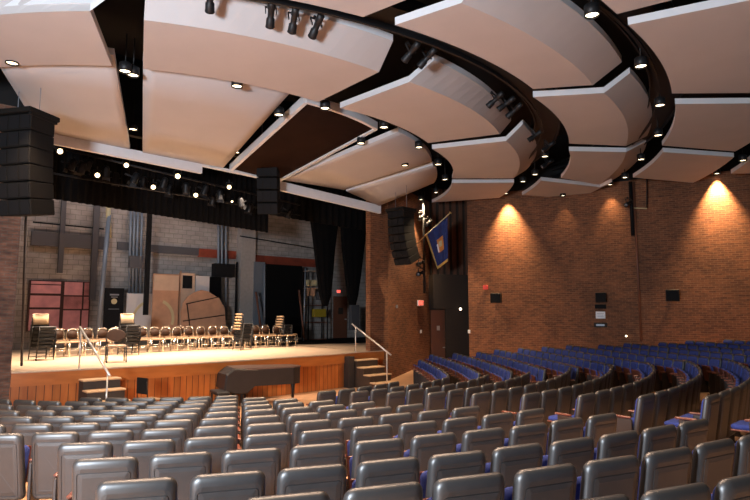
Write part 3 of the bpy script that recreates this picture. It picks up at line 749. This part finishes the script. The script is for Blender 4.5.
# ------------------------------------------------------------------ orchestra chairs on stage
def stage_chair():
    r = empty('orchestra_chair')
    w = .40
    b = MB(); rings = []
    for y, z in ((-.2, .455), (-.19, .47), (.19, .475), (.21, .46)): rings.append([Vector((-w/2, y, z-.03)), Vector((w/2, y, z-.03)), Vector((w/2, y, z)), Vector((-w/2, y, z))])
    b.loft(rings, sm=False); kid(r, b, 'seat', M_CHSEAT)
    b = MB(); rings = []
    for k in range(9):
        x = (-w/2+w*k/8)*.78; yy = -.22-.03*cos(x/w*pi); h0 = .54+.05*(abs(k-4)/4)**2; h1 = .81-.09*(abs(k-4)/4)**2
        rings.append([Vector((x, yy, h0)), Vector((x, yy+.02, h0)), Vector((x, yy, h1)), Vector((x, yy-.02, h1))])
    b.loft(rings); kid(r, b, 'backrest', M_CHBACK)
    for sx in (-1, 1):
        for y0, y1 in ((.19, .22), (-.19, -.26)):
            b = MB(); b.tube([(sx*w/2, y0, .45), (sx*w/2*1.02, y1, 0)], .014, 6); kid(r, b, 'leg', M_CHROME)
    b = MB()
    b.tube([(-w/2*.85, -.19, .45), (-w/2*.85, -.24, .72), (-w/2*.7, -.25, .81), (-.06, -.255, .845), (.06, -.255, .845), (w/2*.7, -.25, .81), (w/2*.85, -.24, .72), (w/2*.85, -.19, .45)], .011, 6)
    kid(r, b, 'frame', M_CHROME)
    b = MB(); b.tube([(-w/2, .2, .2), (w/2, .2, .2)], .01, 6); kid(r, b, 'crossbar', M_CHROME)
    return r
OC = stage_chair(); bpy.context.view_layer.update(); index_kids(OC)
toaud = atan2(-nv.x, nv.y)  # local +Y -> nv
first = True
for row, mm in (('front', 4.35), ('rear', 5.5)):
    x0 = stp(60, 340, mm); t0 = tm(x0)[0]; t1 = tm(stp(290, 340, mm))[0]; N = 20; 
    for k in range(N):
        t = t0+(t1-t0)*k/(N-1) + random.uniform(-.04, .04); m = mm+random.uniform(-.06, .06)+.35*sin(pi*k/(N-1))
        o = OC if first else copy_tree(OC); first = False
        o.location = st(t, m, STAGE_Z); o.rotation_euler.z = toaud + random.uniform(-.15, .15)
        tag(o, 'chrome-framed chair in the %s row on stage, %s from the left' % (row, ORD[k]), 'chair', 'chairs set in two rows on the stage')
def stacked_chair(bm, b0=.50, b1=.82):
    r = empty('stacking_chair'); w = .46
    b = MB(); b.box((0, 0, .41), (w, .44, .098), bev=.02); kid(r, b, 'seat', M_BLACKM)
    b = MB(); rings = []
    for k in range(7):
        x = -w/2+w*k/6; yy = -.24-.02*cos(x/w*pi)
        rings.append([Vector((x, yy, b0)), Vector((x, yy+.02, b0)), Vector((x, yy-.02, b1)), Vector((x, yy-.04, b1))])
    b.loft(rings); kid(r, b, 'backrest', bm)
    for sx in (-1, 1):
        for y0, y1 in ((.2, .22), (-.2, -.23)):
            b = MB(); b.tube([(sx*w/2, y0, .45), (sx*(w/2+.02), y1, 0)], .014, 6); kid(r, b, 'leg', M_BLACKM)
    b = MB(); b.tube([(-w/2, -.2, .45), (-w/2, -.27, .8), (w/2, -.27, .8), (w/2, -.2, .45)], .012, 6); kid(r, b, 'frame', M_BLACKM)
    for y_ in (.21, -.21): b = MB(); b.tube([(-w/2, y_, .1), (w/2, y_, .1)], .01, 6); kid(r, b, 'crossbar', M_BLACKM)
    return r
SCS = {'tan': stacked_chair(M_CHTAN), 'black': stacked_chair(M_BLACKM), 'tan-rim': stacked_chair(M_CHTAN, .755, .815)}; bpy.context.view_layer.update(); su = set()
for o in SCS.values(): index_kids(o)
for x, y, n, rz, dk, nm in ((41, 362, 6, toaud+.25, True, 'the leftmost stack'), (128, 357, 6, toaud+.15, True, 'the stack beside the banner'), (242, 352, 6, ROT_ST-1.45, False, 'the stack by the rock'), (283, 348, 5, ROT_ST-1.45, False, 'the rightmost stack')):
    p = atz(x, y-2, STAGE_Z)
    for k in range(n):
        key = ('black' if k < n-1 else 'tan') if dk else 'tan-rim'
        o = SCS[key] if key not in su else copy_tree(SCS[key]); su.add(key)
        q = Vector((0, -.018*k, 0)); q.rotate(Matrix.Rotation(rz, 3, 'Z').to_euler())
        o.location = Vector((p.x, p.y, STAGE_Z+.105*k))-q; o.rotation_euler.z = rz
        tag(o, '%s-backed black chair, %s from the bottom of %s' % (key, ORD[k], nm), 'chair', 'stacked chairs on the stage')
# conductor chair at the stage edge
p = atz(115.5, 362, STAGE_Z)
cc = empty('armchair', (p.x, p.y, STAGE_Z), atan2(p.x, -p.y) + .1, 'dark oval-backed chair standing alone by the left stage steps', 'chair')
b = MB(); b.box((0, 0, .45), (.5, .46, .06), bev=.02); kid(cc, b, 'seat', M_CHSEAT)
b = MB(); n = 20; R_ = []
for yy, k in ((-.2, .92), (-.21, 1), (-.25, 1), (-.26, .9)): R_.append([Vector((.26*k*cos(2*pi*j/n), yy-.05*sin(2*pi*j/n), .74+.17*k*sin(2*pi*j/n))) for j in range(n)])
b.loft(R_); kid(cc, b, 'backrest', M_CHBACK)
for sx in (-1, 1):
    for sy in (-1, 1): b = MB(); b.tube([(sx*.24, sy*.21, .44), (sx*.25, sy*.23, 0)], .018, 6); kid(cc, b, 'leg', M_BLACKM)
    b = MB(); b.tube([(sx*.24, -.22, .45), (sx*.25, -.23, .66), (sx*.26, .15, .64), (sx*.24, .2, .45)], .014, 6); kid(cc, b, 'arm', M_BLACKM)
# pit chair
p = atY(150, 391, 14.35)
pc = empty('pit_chair', (p.x, p.y, 0), -.6, 'small dark chair with a wooden seat on the floor below the stage', 'chair')
b = MB(); b.box((0, 0, .45), (.44, .42, .035), bev=.01); kid(pc, b, 'seat', M_CHSEAT)
b = MB(); b.box((0, -.22, .79), (.42, .03, .38), bev=.012); kid(pc, b, 'backrest', M_BLACK)
for sx in (-1, 1):
    for sy in (-1, 1): b = MB(); b.tube([(sx*.2, sy*.19, .44), (sx*.21, sy*.2, 0)], .013, 6); kid(pc, b, 'leg', M_BLACKM)
    b = MB(); b.tube([(sx*.2, -.2, .44), (sx*.2, -.23, .9)], .013, 6); kid(pc, b, 'back_post', M_BLACKM)
# ------------------------------------------------------------------ grand piano
pl = atz(228, 393, .12); 
pr = atz(290, 398, 0)
dd = (Vector((pr.x, pr.y, 0))-Vector((pl.x, pl.y, 0)))
pc_ = (Vector((pr.x, pr.y, 0))+Vector((pl.x, pl.y, 0)))/2
pa = empty('grand_piano', (-3.12, 16.80, 0), .5, 'covered dark grand piano on the floor in front of the stage', 'piano')
Lh = 1.02
out = [(-1.05, -.55), (-.6, -.62), (.75, -.62), (Lh, -.45), (Lh, -.1), (Lh-.12, .25), (.55, .45), (.1, .55), (-.35, .85), (-1.05, .88)]
b = MB(); b.loft([[Vector((x, y, z)) for x, y in out] for z in (.53, .57, .98)], sm=False); kid(pa, b, 'case', M_PIANO)
b = MB(); b.loft([[Vector((x*1.02, y*1.02, z)) for x, y in out] for z in (.98, 1.0, 1.02)], sm=False); kid(pa, b, 'lid', M_PIANOT)
b = MB(); R_ = []
for y in (-.64, -.6, .86, .9): 
    k = .04 if abs(y) > .62 else 0
    R_.append([Vector((-1.42+k, y, .42+k)), Vector((-1.1, y, .34+k)), Vector((-.72, y, .34+k)), Vector((-.45, y, .56)), Vector((-.40, y, .99-k)), Vector((-1.12, y, 1.03-k)), Vector((-1.38+k, y, .88-k))])
b.loft(R_, sm=False); kid(pa, b, 'draped_cover', M_PIANO)
for x, y in ((Lh-.16, -.2), (-.85, -.48), (-.85, .7)):
    lg = MB(); lg.tube([(x, y, .66), (x, y, .4), (x, y, .1)], [.075, .055, .045], 10); lo = kid(pa, lg, 'leg', M_BLACKM)
    cs = MB(); cs.tube([(x-.02, y, .05), (x+.02, y, .05)], .05, 10); kid(lo, cs, 'caster', M_RAIL)
b = MB(); b.tube([(-.62, .1, .60), (-.62, .1, .15)], .03, 8); b.box((-.62, .1, .12), (.12, .28, .08)); kid(pa, b, 'pedal_lyre', M_BLACKM)
pa.scale = (.9, .75, 1)
bench = empty('piano_bench', pa.location+Vector((-.1, -.5, 0)), .5, 'low dark bench at the left end of the covered piano', 'bench')
b = MB(); b.box((-1.05, 0, .42), (.34, .8, .09), bev=.02); kid(bench, b, 'seat', M_BLACKM)
for sx in (-1, 1):
    for sy in (-1, 1): b = MB(); b.box((-1.05+sx*.13, sy*.34, .19), (.05, .05, .38)); kid(bench, b, 'leg', M_BLACKM)

# ------------------------------------------------------------------ loudspeaker arrays
def array(p, n, w, h, d, rz, curve, label, taper=0., grille=M_BLACK, topf=True, tilt0=0.):
    root = empty('loudspeaker_array', p, rz, label, 'loudspeaker'); z = 0; y = 0; ang = tilt0
    for k in range(n):
        M = Matrix.Rotation(ang, 3, 'X')
        c = Vector((0, y, z)) + M @ Vector((0, 0, -h/2))
        b = MB(); b.box(c, (w, d, h*.96), M=M, bev=.015); cab = kid(root, b, 'speaker_cabinet', M_SPK)
        b = MB(); b.box(c + M @ Vector((0, -d/2-.004, 0)), (w*.3, .02, h*.8), M=M); b.box(c + M @ Vector((-w*.34, -d/2-.004, 0)), (w*.26, .02, h*.8), M=M); b.box(c + M @ Vector((w*.34, -d/2-.004, 0)), (w*.26, .02, h*.8), M=M); kid(cab, b, 'grille', grille)
        e = Vector((0, y, z)) + M @ Vector((0, 0, -h)); y, z = e.y, e.z; ang += curve
    if topf:
        b = MB(); b.box((0, 0, .06), (w*1.12, d*1.25, .1), bev=.01); b.box((-w*.5, 0, .02), (.05, d*1.1, .14)); b.box((w*.5, 0, .02), (.05, d*1.1, .14)); kid(root, b, 'rigging_frame', M_SPK)
    for sx in (-.35, .35):
        b = MB(); b.tube([(sx*w, 0, .1), (sx*w, 0, ROOFZ-p[2])], .008, 5); kid(root, b, 'hanging_cable', M_GREYP)
    return root
p = atY(28, 119, 11.6); array(p, 6, .78, .335, .62, -.25, .03, 'large black loudspeaker array hanging at the left edge by the brick pier', grille=M_BLACK)
p = atY(401, 212, 20.3); array(p, 7, .74, .26, .6, -.75, .085, 'curved black loudspeaker array hanging before the right brick corner', tilt0=-.05)
p = atY(268.5, 166, 17.2); array(p, 4, .62, .36, .55, .0, .07, 'black centre loudspeaker cluster hanging under the brown panel', tilt0=.1)

# ------------------------------------------------------------------ recess: ribbed wood, door, black box
rn = Vector((RB[1]-RA[1], -(RB[0]-RA[0]))).normalized(); rd = Vector((RB[0]-RA[0], RB[1]-RA[1])).normalized(); ROT_R = atan2(rd.y, rd.x)
def rslab(x0, y0, x1, y1, off, th, mat, name, label=None, cat=None, bev=0., parent=None):
    P = Vector(RA)+rn*off
    a = onplane(x0, (y0+y1)/2, P, rn); b_ = onplane(x1, (y0+y1)/2, P, rn); xm = (x0+x1)/2
    zt = onplane(xm, y0, P, rn).z; zb = onplane(xm, y1, P, rn).z; w = (Vector(a.xy)-Vector(b_.xy)).length; c = (a+b_)/2
    mb = MB(); mb.box((0, 0, (zt-zb)/2), (w, th, zt-zb), bev=bev); o = mb.build(name, mat); o.location = (c.x, c.y, zb); o.rotation_euler.z = ROT_R
    if label: tag(o, label, cat)
    return o, w, zt-zb
rb, w, h = rslab(430, 190, 469.5, 280, .08, .06, M_DKPAN, 'slatted_wall_panel', 'dark slatted wood panel behind the flag', 'panel')
for k in range(6):
    b = MB(); b.box((-w/2+w*(k+.5)/6, -.06, h/2), (w*.09, .07, h)); kid(rb, b, 'slat', M_RIB)
rslab(431, 275, 469.5, 309, .35, .5, M_DKPAN, 'soffit_box', 'dark grey boxed soffit over the recessed door', 'soffit', bev=.01)
dr, w, h = rslab(431, 310, 445, 375, .1, .07, M_DOOR, 'door_1'); struct(dr)
b = MB(); b.box((0, -.045, h*.72), (w*.2, .02, h*.07)); kid(dr, b, 'push_plate', M_RAIL)
b = MB(); b.box((w*.38, -.07, h*.42), (.1, .06, .04)); kid(dr, b, 'door_handle', M_RAIL)
rslab(445.5, 309, 470, 378, .5, .08, M_DKPAN, 'dark_screen', 'flat dark panel right of the recessed brown door', 'panel')
def lamp_small(p, label, r=.06, mat=None):
    o = empty('wall_lamp', p, 0, label, 'lamp'); n = 12; b = MB(); b.loft([[Vector((rr*cos(2*pi*j/n), y, rr*sin(2*pi*j/n))) for j in range(n)] for rr, y in ((r*1.2, .04), (r*1.2, .0), (r, -.01))]); kid(o, b, 'base', M_BLACKM)
    b = MB(); b.loft([[Vector((rr*cos(2*pi*j/n), y, rr*sin(2*pi*j/n))) for j in range(n)] for rr, y in ((r, -.011), (r*.8, -.05), (r*.1, -.07))]); kid(o, b, 'bulb', mat or M_SMALL)
lamp_small(onplane(460.5, 309, Vector(RA)+rn*.66, rn), 'small bright lamp under the dark soffit by the door')
def plate(p, rz, w, h, mat, name, label, cat, th=.03): b = MB(); b.box((0, 0, 0), (w, th, h), bev=.006); o = b.build(name, mat); o.location = p; o.rotation_euler.z = rz; tag(o, label, cat); return o
cw = (Vector(RA)-Vector(PB)).normalized(); cn = Vector((cw.y, -cw.x)); ROT_C = atan2(cw.y, cw.x)
def oncw(x, y, off=.03): return onplane(x, y, Vector(PB)+cn*off, cn)
exit_sign(oncw(420.5, 303, .06), ROT_C, .6, .24, 'pinkish lit exit sign on brick left of the recessed door')
plate(oncw(421, 331.5), ROT_C, .16, .14, M_SIGNW, 'wall_switch', 'small pale wall plate below the exit sign on brick', 'plate')
plate(oncw(397, 306.5), ROT_C, .16, .12, M_GREYP, 'wall_switch', 'small dull wall plate left of the exit sign', 'plate')
ROT_W = atan2(wd.y, wd.x)
# boom stand with moving lights beside the brick corner
bp_ = Vector((1.95, 24.2, 0)); r_ = ray(424, 250); bp_ = Vector((r_.x/r_.y*23.6, 23.6, 0))
boom = empty('lighting_boom', (bp_.x, bp_.y, 3.3), 0, 'vertical black lighting pole on brick left of the flag', 'pole')
b = MB(); b.tube([(0, 0, 0), (0, 0, 4.2)], .05, 8); kid(boom, b, 'pole', M_BLACKM)
for z_ in (.5, 1.6, 2.7): b = MB(); b.box((.0, .25, z_), (.06, .5, .06)); kid(boom, b, 'wall_arm', M_BLACKM)
for x, y, lb in ((422, 217, 'white-fronted spotlight at the top of the lighting pole'), (429, 223, 'tan-lit spotlight near the top of the lighting pole'), (421, 263, 'spotlight on the middle of the lighting pole by the flag'), (421, 273, 'lowest spotlight on the lighting pole')):
    p = atY(x, y, 23.3); spotlight(p, Vector((-3, 15, 1.5)), lb, 'spotlights on the wall pole', .85)
# flag
Y_F = 22.6
fp0 = atY(413, 247, Y_F+.7); fp1 = atY(450, 213, Y_F-.4)
flag = empty('flag', fp0, 0, 'blue flag with orange crest and gold fringe on a slanted wall pole', 'flag')
b = MB(); b.tube([Vector(), fp1-fp0], .022, 8); kid(flag, b, 'pole', M_CREAM)
b = MB(); b.tube([fp1-fp0, (fp1-fp0)*1.015], .05, 8); kid(flag, b, 'finial', M_GOLD)
TLc = atY(426, 234, Y_F+.3)-fp0; TRc = atY(447.5, 217, Y_F-.33)-fp0; BRc = atY(448, 260, Y_F-.2)-fp0; BLc = atY(437.5, 268, Y_F+.1)-fp0
NU, NV = 18, 14
def flp(u, v, off=0.): 
    p = TLc.lerp(TRc, u).lerp(BLc.lerp(BRc, u), v); return p + Vector((0, .06*sin(u*5*pi)*(1-.5*v) - off, 0))
def cloth(u0, u1, v0, v1, off, nu, nvv, name, mat, parent, th=.012):
    b = MB(); A = [[flp(u0+(u1-u0)*i/nu, v0+(v1-v0)*j/nvv, off) for i in range(nu+1)] for j in range(nvv+1)]
    for r in A: b.v += r
    for r in A: b.v += [p+Vector((0, th, 0)) for p in r]
    N = (nu+1)*(nvv+1)
    for j in range(nvv):
        for i in range(nu):
            a = j*(nu+1)+i; b.face((a, a+nu+1, a+nu+2, a+1), 0, None, True); b.face((N+a, N+a+1, N+a+nu+2, N+a+nu+1), 0, None, True)
    for i in range(nu): b.face((i, i+1, N+i+1, N+i)); a = nvv*(nu+1)+i; b.face((a, N+a, N+a+1, a+1))
    for j in range(nvv): a = j*(nu+1); b.face((a, N+a, N+a+nu+1, a+nu+1)); a += nu; b.face((a, a+nu+1, N+a+nu+1, N+a))
    return b.build(name, mat, parent)
fc = cloth(0, 1, 0, 1, 0, NU, NV, 'flag_cloth', M_FLAG, flag)
cloth(-.04, .05, 0, 1.03, .015, 2, 10, 'fringe', M_GOLD, fc); cloth(0, 1, .96, 1.03, .015, 12, 1, 'fringe', M_GOLD, fc)
cloth(.38, .72, .34, .68, .02, 6, 5, 'crest', M_ORANGE, fc, .006); cloth(.47, .63, .42, .56, .03, 3, 3, 'crest_shield', M_CREAM, fc, .006); cloth(.33, .42, .45, .66, .03, 2, 3, 'crest_supporter', M_SIGNW, fc, .006)

# ------------------------------------------------------------------ side wall fittings
def wall_speaker(x, y, s_, label, off=.25):
    p = onwall(x, y, off + (.13 if x > 633 else 0)); root = empty('wall_speaker', p, ROT_W, label, 'loudspeaker')
    b = MB(); b.box((0, 0, 0), (s_, .26, s_*.95), bev=.02); kid(root, b, 'cabinet', M_BLACKM)
    b = MB(); b.box((0, -.135, 0), (s_*.9, .012, s_*.86)); kid(root, b, 'grille', M_BLACK)
    b = MB(); b.box((0, .18, 0), (.08, .14, .12)); kid(root, b, 'bracket', M_BLACKM)
wall_speaker(496, 298, .42, 'black wall speaker beside the small red strobe')
wall_speaker(601, 297.5, .38, 'black wall speaker above the white notice')
wall_speaker(672.5, 295.5, .44, 'black wall speaker at right, beyond the vertical pipe')
p = onwall(485.5, 287.5, .06); plate(p, ROT_W, .2, .17, M_REDS, 'alarm_strobe', 'small red alarm strobe on the brick wall', 'alarm', .08)
nt_ = plate(onwall(600.5, 315, .04), ROT_W, .34, .27, M_SIGNW, 'wall_notice', 'small white notice under the middle wall speaker', 'notice')
b = MB(); b.box((0, -.018, .05), (.24, .006, .02)); b.box((0, -.018, 0), (.2, .006, .015)); b.box((0, -.018, -.05), (.22, .006, .015)); kid(nt_, b, 'printing', M_GREYP)
plate(onwall(600.5, 306.5, .05), ROT_W, .40, .16, M_BLACK, 'wall_box', 'black box between the middle wall speaker and its notice', 'box', .08)
st_ = plate(onwall(600.5, 325, .08), ROT_W, .46, .18, M_DKPAN, 'wall_fixture', 'dark fixture with pale lens below the white notice', 'fixture', .12)
b = MB(); b.box((0, -.065, 0), (.3, .012, .07)); kid(st_, b, 'lens', M_GREYP)
lamp_small(onwall(626, 336, .05), 'tiny pale lamp low on the brick near the vertical pipe', .035)
plate(onwall(465.8, 331.5, .04)+Vector((.12, -.1, 0)), ROT_W, .1, .14, M_SIGNW, 'wall_switch', 'pale wall switch right of the dark door recess', 'plate')
a_ = onwall(633.5, 182, .2); b__ = onwall(634.5, 345, .2); pipe(Vector((a_.x, a_.y, a_.z)), Vector((a_.x, a_.y, 1.5)), .045, M_DOOR, 'wall_pipe', 'long vertical brown pipe on the brick side wall')
pipe(Vector((a_.x-.12, a_.y, a_.z)), Vector((a_.x-.12, a_.y, onwall(630, 236, .2).z)), .07, M_BLACK, 'wall_duct', 'thick black duct hanging beside the brown wall pipe')
pipe(onwall(634, 208, .25), onwall(647, 208.5, .35), .025, M_CREAM, 'pipe_bracket', 'pale horizontal bracket from the wall pipe')
pipe(onwall(647, 178, .35), onwall(647, 208, .35), .025, M_BLACKM, 'drop_rod', 'black drop rod meeting the pale bracket')
spotlight(onwall(629, 203, .5), Vector((0, 14, 1)), 'pale-lensed spotlight on the vertical wall pipe', 'wall pipe spotlight', .75)

# ------------------------------------------------------------------ theatre seats
def rrect(w, z0, z1, r, n=4):
    P = []
    for cx, cz, a0 in ((w/2-r, z1-r, 0), (-w/2+r, z1-r, 90), (-w/2+r, z0+r, 180), (w/2-r, z0+r, 270)):
        for k in range(n+1): a = radians(a0+90*k/n); P.append((cx+r*cos(a), cz+r*sin(a)))
    return P
LEAN = .17
def bend(x, y, z): return Vector((x, y - LEAN*(z-.16) + .5*x*x, z))
def shell_mb():
    b = MB(); z0, z1, w = .13, .84, .47
    R = [(w-.03, z0+.015, z1-.014, .05, .0), (w-.008, z0+.004, z1-.003, .06, -.006), (w, z0, z1, .062, -.018), (w-.003, z0+.002, z1-.003, .062, -.034), (w-.012, z0+.008, z1-.012, .060, -.048), (w-.026, z0+.016, z1-.027, .055, -.058), (w-.044, z0+.024, z1-.047, .05, -.064), (w-.06, z0+.03, z1-.07, .045, -.067)]
    R2 = [(w-.06, z0+.03, z1-.07, .045, -.067), (w-.088, z0+.052, z1-.10, .022, -.0675)]
    R3 = [(w-.088, z0+.052, z1-.10, .022, -.0675), (w-.090, z0+.053, z1-.101, .021, -.061), (w-.098, z0+.058, z1-.105, .018, -.061), (w-.100, z0+.059, z1-.106, .017, -.0675), (w-.16, z0+.1, z1-.14, .01, -.0685)]
    for i, (Q, sm) in enumerate(((R, True), (R2, False), (R3, False))):
        rings = [[bend(x, y, z) for x, z in rrect(w_, a, c, r)] for w_, a, c, r, y in Q]
        b.loft(rings, i == 0, i == 2, 0, sm)
    return b
def cushion_mb():
    b = MB(); R = [(.41, .33, .80, .05, .0), (.42, .32, .81, .055, .012), (.41, .33, .80, .055, .028), (.36, .38, .77, .05, .036)]
    b.loft([[bend(x, y, z) for x, z in rrect(w_, a, c, r)] for w_, a, c, r, y in R], True, True, 0, True); return b
def pad(ang):   # seat pad; ang 0 = down
    b = MB(); M = Matrix.Rotation(ang, 3, 'X'); o = Vector((0, .06 if ang < .3 else .075, .38 if ang < .3 else .27))
    R = [(.35, .04, .36, .05, .075), (.39, .01, .39, .06, .06), (.40, .0, .40, .06, .04), (.39, .01, .39, .05, .012)]
    b.loft([[o + M @ Vector((x, yy, z)) for x, yy in rrect(w_, a, c, r)] for w_, a, c, r, z in R], True, True, 0, True)
    p = MB(); p.box(o + M @ Vector((0, .20, .0)), (.40, .38, .022), M=M, bev=.006)
    return b, p
def arm_mb(x):
    b = MB(); b.box((x, .13, .53), (.045, .28, .03), bev=.01); return b
def std_mb(x):
    b = MB(); b.box((x, .10, .26), (.035, .24, .50), bev=.008); b.box((x, .10, .01), (.06, .30, .02)); return b
def seat_template(down=False, end=False):
    r = empty('theatre_seat')
    sh = shell_mb(); o1 = kid(r, sh, 'back_shell', M_SHELL)
    kid(r, cushion_mb(), 'back_cushion', M_BLUE)
    c, p = pad(0 if down else radians(80)); sc_ = kid(r, c, 'seat_cushion', M_BLUE); kid(sc_, p, 'seat_pan', M_REDW)
    for x in ((-.27, .27) if end else (-.27,)):
        a = kid(r, arm_mb(x), 'armrest', M_REDW); kid(r, std_mb(x), 'standard', M_STD)
    return r
TEMPL = {(d, e): seat_template(d, e) for d in (False, True) for e in (False, True)}
bpy.context.view_layer.update()
for t in TEMPL.values(): index_kids(t)
tused = {}
RK = lambda k: 14.77 - (.96 if k > 0 else .77)*k
PITCH = .545
seats = []      # (pos, facing angle rz, block, rowkey, order, down, end)
def near_left(k):
    if k >= 3: return -118
    return {2: -79.3, 1: -77.6, 0: -76.1, -1: -75.0, -2: -72.0}[k]
for k in range(-2, 10):
    R = RK(k); l = near_left(k)
    if k == 9: l = -101.5
    r = -44.5-165/R; step = degrees(PITCH/R); n = int((r-l)/step)+1
    off = 0
    azs = [r - i*step for i in range(n)] if k >= 3 else [l+i*step for i in range(n)]
    azs.sort()
    for i, a in enumerate(azs):
        p = pol(R, a, 0); seats.append([p, radians(a)+pi/2, 'near', k, i, False, i == len(azs)-1])
for k, R in zip(range(-2, 9), (15.5, 14.72, 13.93, 13.1, 12.25, 11.36, 10.43, 9.5, 8.55, 7.6, 6.65)):
    l = -41.6-77/R; r = degrees(math.asin(max(-1, -(18-14.65)/R))); r = min(r, -16)
    step = degrees(PITCH/R); n = int((r-l)/step)+1
    for i in range(n):
        a = l+i*step; p = pol(R, a, 0); seats.append([p, radians(a)+pi/2, 'mid', k, i, i == 0 or (i == 1 and k == 0), i == n-1])
CF = Vector((-22, 16.5))
for j in range(0, 14):
    Rj = sqrt((1.9+.80*j+22)**2 + 1.5**2); y0 = 15.5-.17*j
    a = math.asin((y0-CF.y)/Rj); i = 0; row = []
    while True:
        x = CF.x+Rj*cos(a); y = CF.y+Rj*sin(a)
        wy = 24.4-.49*(x-3.92)
        if y > min(22.0 if j else 20.5, wy-1.35): break
        row.append([Vector((x, y, 0)), a+pi/2, 'far', j, i, False, False]); a += PITCH/Rj; i += 1
    if row: row[0][6] = False; row[-1][6] = True; seats += row
vis = []
for s_ in seats:
    p = s_[0]; p.x -= .15*sin(s_[1]); p.y += .15*cos(s_[1]); p.z = floor_z(p.x, p.y); q = Vector((p.x, p.y, p.z+.84)); x, y, d = px_of(q)
    hw = .3*FPX/d if d > .3 else 999
    if d < .8 or x+hw < 0 or x-hw > 750 or y > 500 or y < 0: continue
    s_.append(d); vis.append(s_)
vis.sort(key=lambda s: s[-1])
print('seats in view', len(vis))
indiv, rest = vis[:300], vis[300:]
# per-row orders by what is seen
rows = {}
for s_ in vis: rows.setdefault((s_[2], s_[3]), []).append(s_)
nk = sorted({k for b_, k in rows if b_ == 'near'}); mk = sorted({k for b_, k in rows if b_ == 'mid'}, reverse=True); fk = sorted({k for b_, k in rows if b_ == 'far'})
for (blk, k), L in rows.items():
    L.sort(key=lambda s: s[4])
    for i, s_ in enumerate(L):
        if blk == 'near': lb = 'charcoal-backed theatre seat, %s from the left in the %s row from the camera' % (ORD[i], ORD[nk.index(k)])
        elif blk == 'mid': lb = 'dark-backed middle block seat, %s from its left aisle, %s row from the stage' % (ORD[i], ORD[mk.index(k)])
        else: lb = 'blue-fronted far block seat, %s from its near end, %s row from the stage' % (ORD[i], ORD[fk.index(k)])
        if s_[5]: lb = lb.replace('seat,', 'seat with lowered cushion,') if len(lb.split()) <= 13 else lb
        s_.append(lb)
for s_ in indiv:
    p, rz, blk, k, i, down, end, d, lb = s_
    key = (down, end)
    if key not in tused: o = TEMPL[key]; tused[key] = 1
    else: o = copy_tree(TEMPL[key])
    o.location = p; o.rotation_euler.z = rz + random.uniform(-.02, .02)
    o.rotation_euler.x = random.uniform(-.012, .012)
    tag(o, lb, 'seat', {'near': 'dark theatre seats nearest the camera', 'mid': 'dark theatre seats of the middle block', 'far': 'blue theatre seats of the far block'}[blk])
for key, t in TEMPL.items():
    if key not in tused:
        for c in list(t.children):
            for g in list(c.children): bpy.data.objects.remove(g)
            bpy.data.objects.remove(c)
        bpy.data.objects.remove(t)
if rest:
    big = MB(); src = [(shell_mb(), 0), (cushion_mb(), 1), (pad(radians(80))[0], 1), (pad(radians(80))[1], 2), (arm_mb(-.27), 2), (std_mb(-.27), 3)]
    for s_ in rest:
        Mx = Matrix.Translation(s_[0]) @ Matrix.Rotation(s_[1], 4, 'Z')
        for m_, mi in src:
            base = len(big.v); big.v += [Mx @ v for v in m_.v]
            for f, sm in zip(m_.f, m_.sm): big.face([base+q for q in f], mi, None, sm)
    o = big.build('theatre_seats', [M_SHELL, M_BLUE, M_REDW, M_STD]); tag(o, 'farthest blue theatre seats in rows near the brick side wall', 'seats', None, 'stuff')

# ------------------------------------------------------------------ light
def area(name, loc, target, size, power, col, spread=None, sy=None):
    l = bpy.data.lights.new(name, 'AREA'); l.energy = power; l.color = col; l.size = size
    if sy: l.shape = 'RECTANGLE'; l.size_y = sy
    if spread: l.spread = radians(spread)
    o = bpy.data.objects.new(name, l); COL.objects.link(o); o.location = loc
    o.rotation_euler = (Vector(target)-Vector(loc)).to_track_quat('-Z', 'Y').to_euler(); return o
for t in (1.0, 3.6, 6.2, 8.6):                    # stage wash from behind the valance
    area('stage_wash', st(t, 3.5, 6.6), st(t, 3.0, 1.1), .7, 235, (1, .76, .55), 95)
area('stage_front_wash', st(4.5, .6, 6.2), st(4.5, 1.6, 1.1), 6, 420, (1, .78, .60), 100, .4)
area('wing_light', st(4, 6.5, 8.8), st(4, 9, 3.5), 8, 110, (.95, .92, 1.0), None, 1.0)
# house lights further back in the ceiling rings, above the rear seats
for r_, a_, pw in ((12.6, -90, 1100), (12.6, -80, 1100), (12.6, -70, 1100), (12.6, -60, 1000), (14.6, -78, 500), (14.6, -66, 500), (14.6, -55, 400), (10.2, -98, 900), (10.2, -86, 900), (10.2, -74, 900), (10.2, -62, 900), (10.2, -48, 700), (7.6, -100, 500), (7.6, -75, 500), (7.6, -50, 500)):
    l = bpy.data.lights.new('house_light', 'SPOT'); l.energy = pw; l.color = (1, .68, .46); l.spot_size = radians(92); l.spot_blend = .7; l.shadow_soft_size = .1
    o = bpy.data.objects.new('house_light', l); COL.objects.link(o); o.location = pol(r_, a_, 7.0)
# added cool fill lamp behind the camera, standing in for its flash
area('flash_fill', (-4.5, -1.6, 3.4), (-2.0, 9, 6.3), 1.4, 2000, (.80, .89, 1.0), None, 1.4)
W = bpy.data.worlds.new('world'); S.world = W; W.use_nodes = True
bg = W.node_tree.nodes['Background']; bg.inputs[0].default_value = (.62, .67, .75, 1); bg.inputs[1].default_value = .10

# ------------------------------------------------------------------ camera
cam = bpy.data.cameras.new('camera'); co = bpy.data.objects.new('camera', cam); COL.objects.link(co)
cam.sensor_width = 36; cam.sensor_fit = 'HORIZONTAL'; cam.lens = 36*FPX/750; cam.clip_start = .05; cam.clip_end = 200
co.location = (0, 0, EYE); co.rotation_euler = (pi/2+TH, 0, 0)
S.camera = co
S.view_settings.view_transform = 'Standard'; S.view_settings.look = 'None'; S.view_settings.gamma = 1; S.view_settings.use_curve_mapping = False
S.view_settings.exposure = 0.0
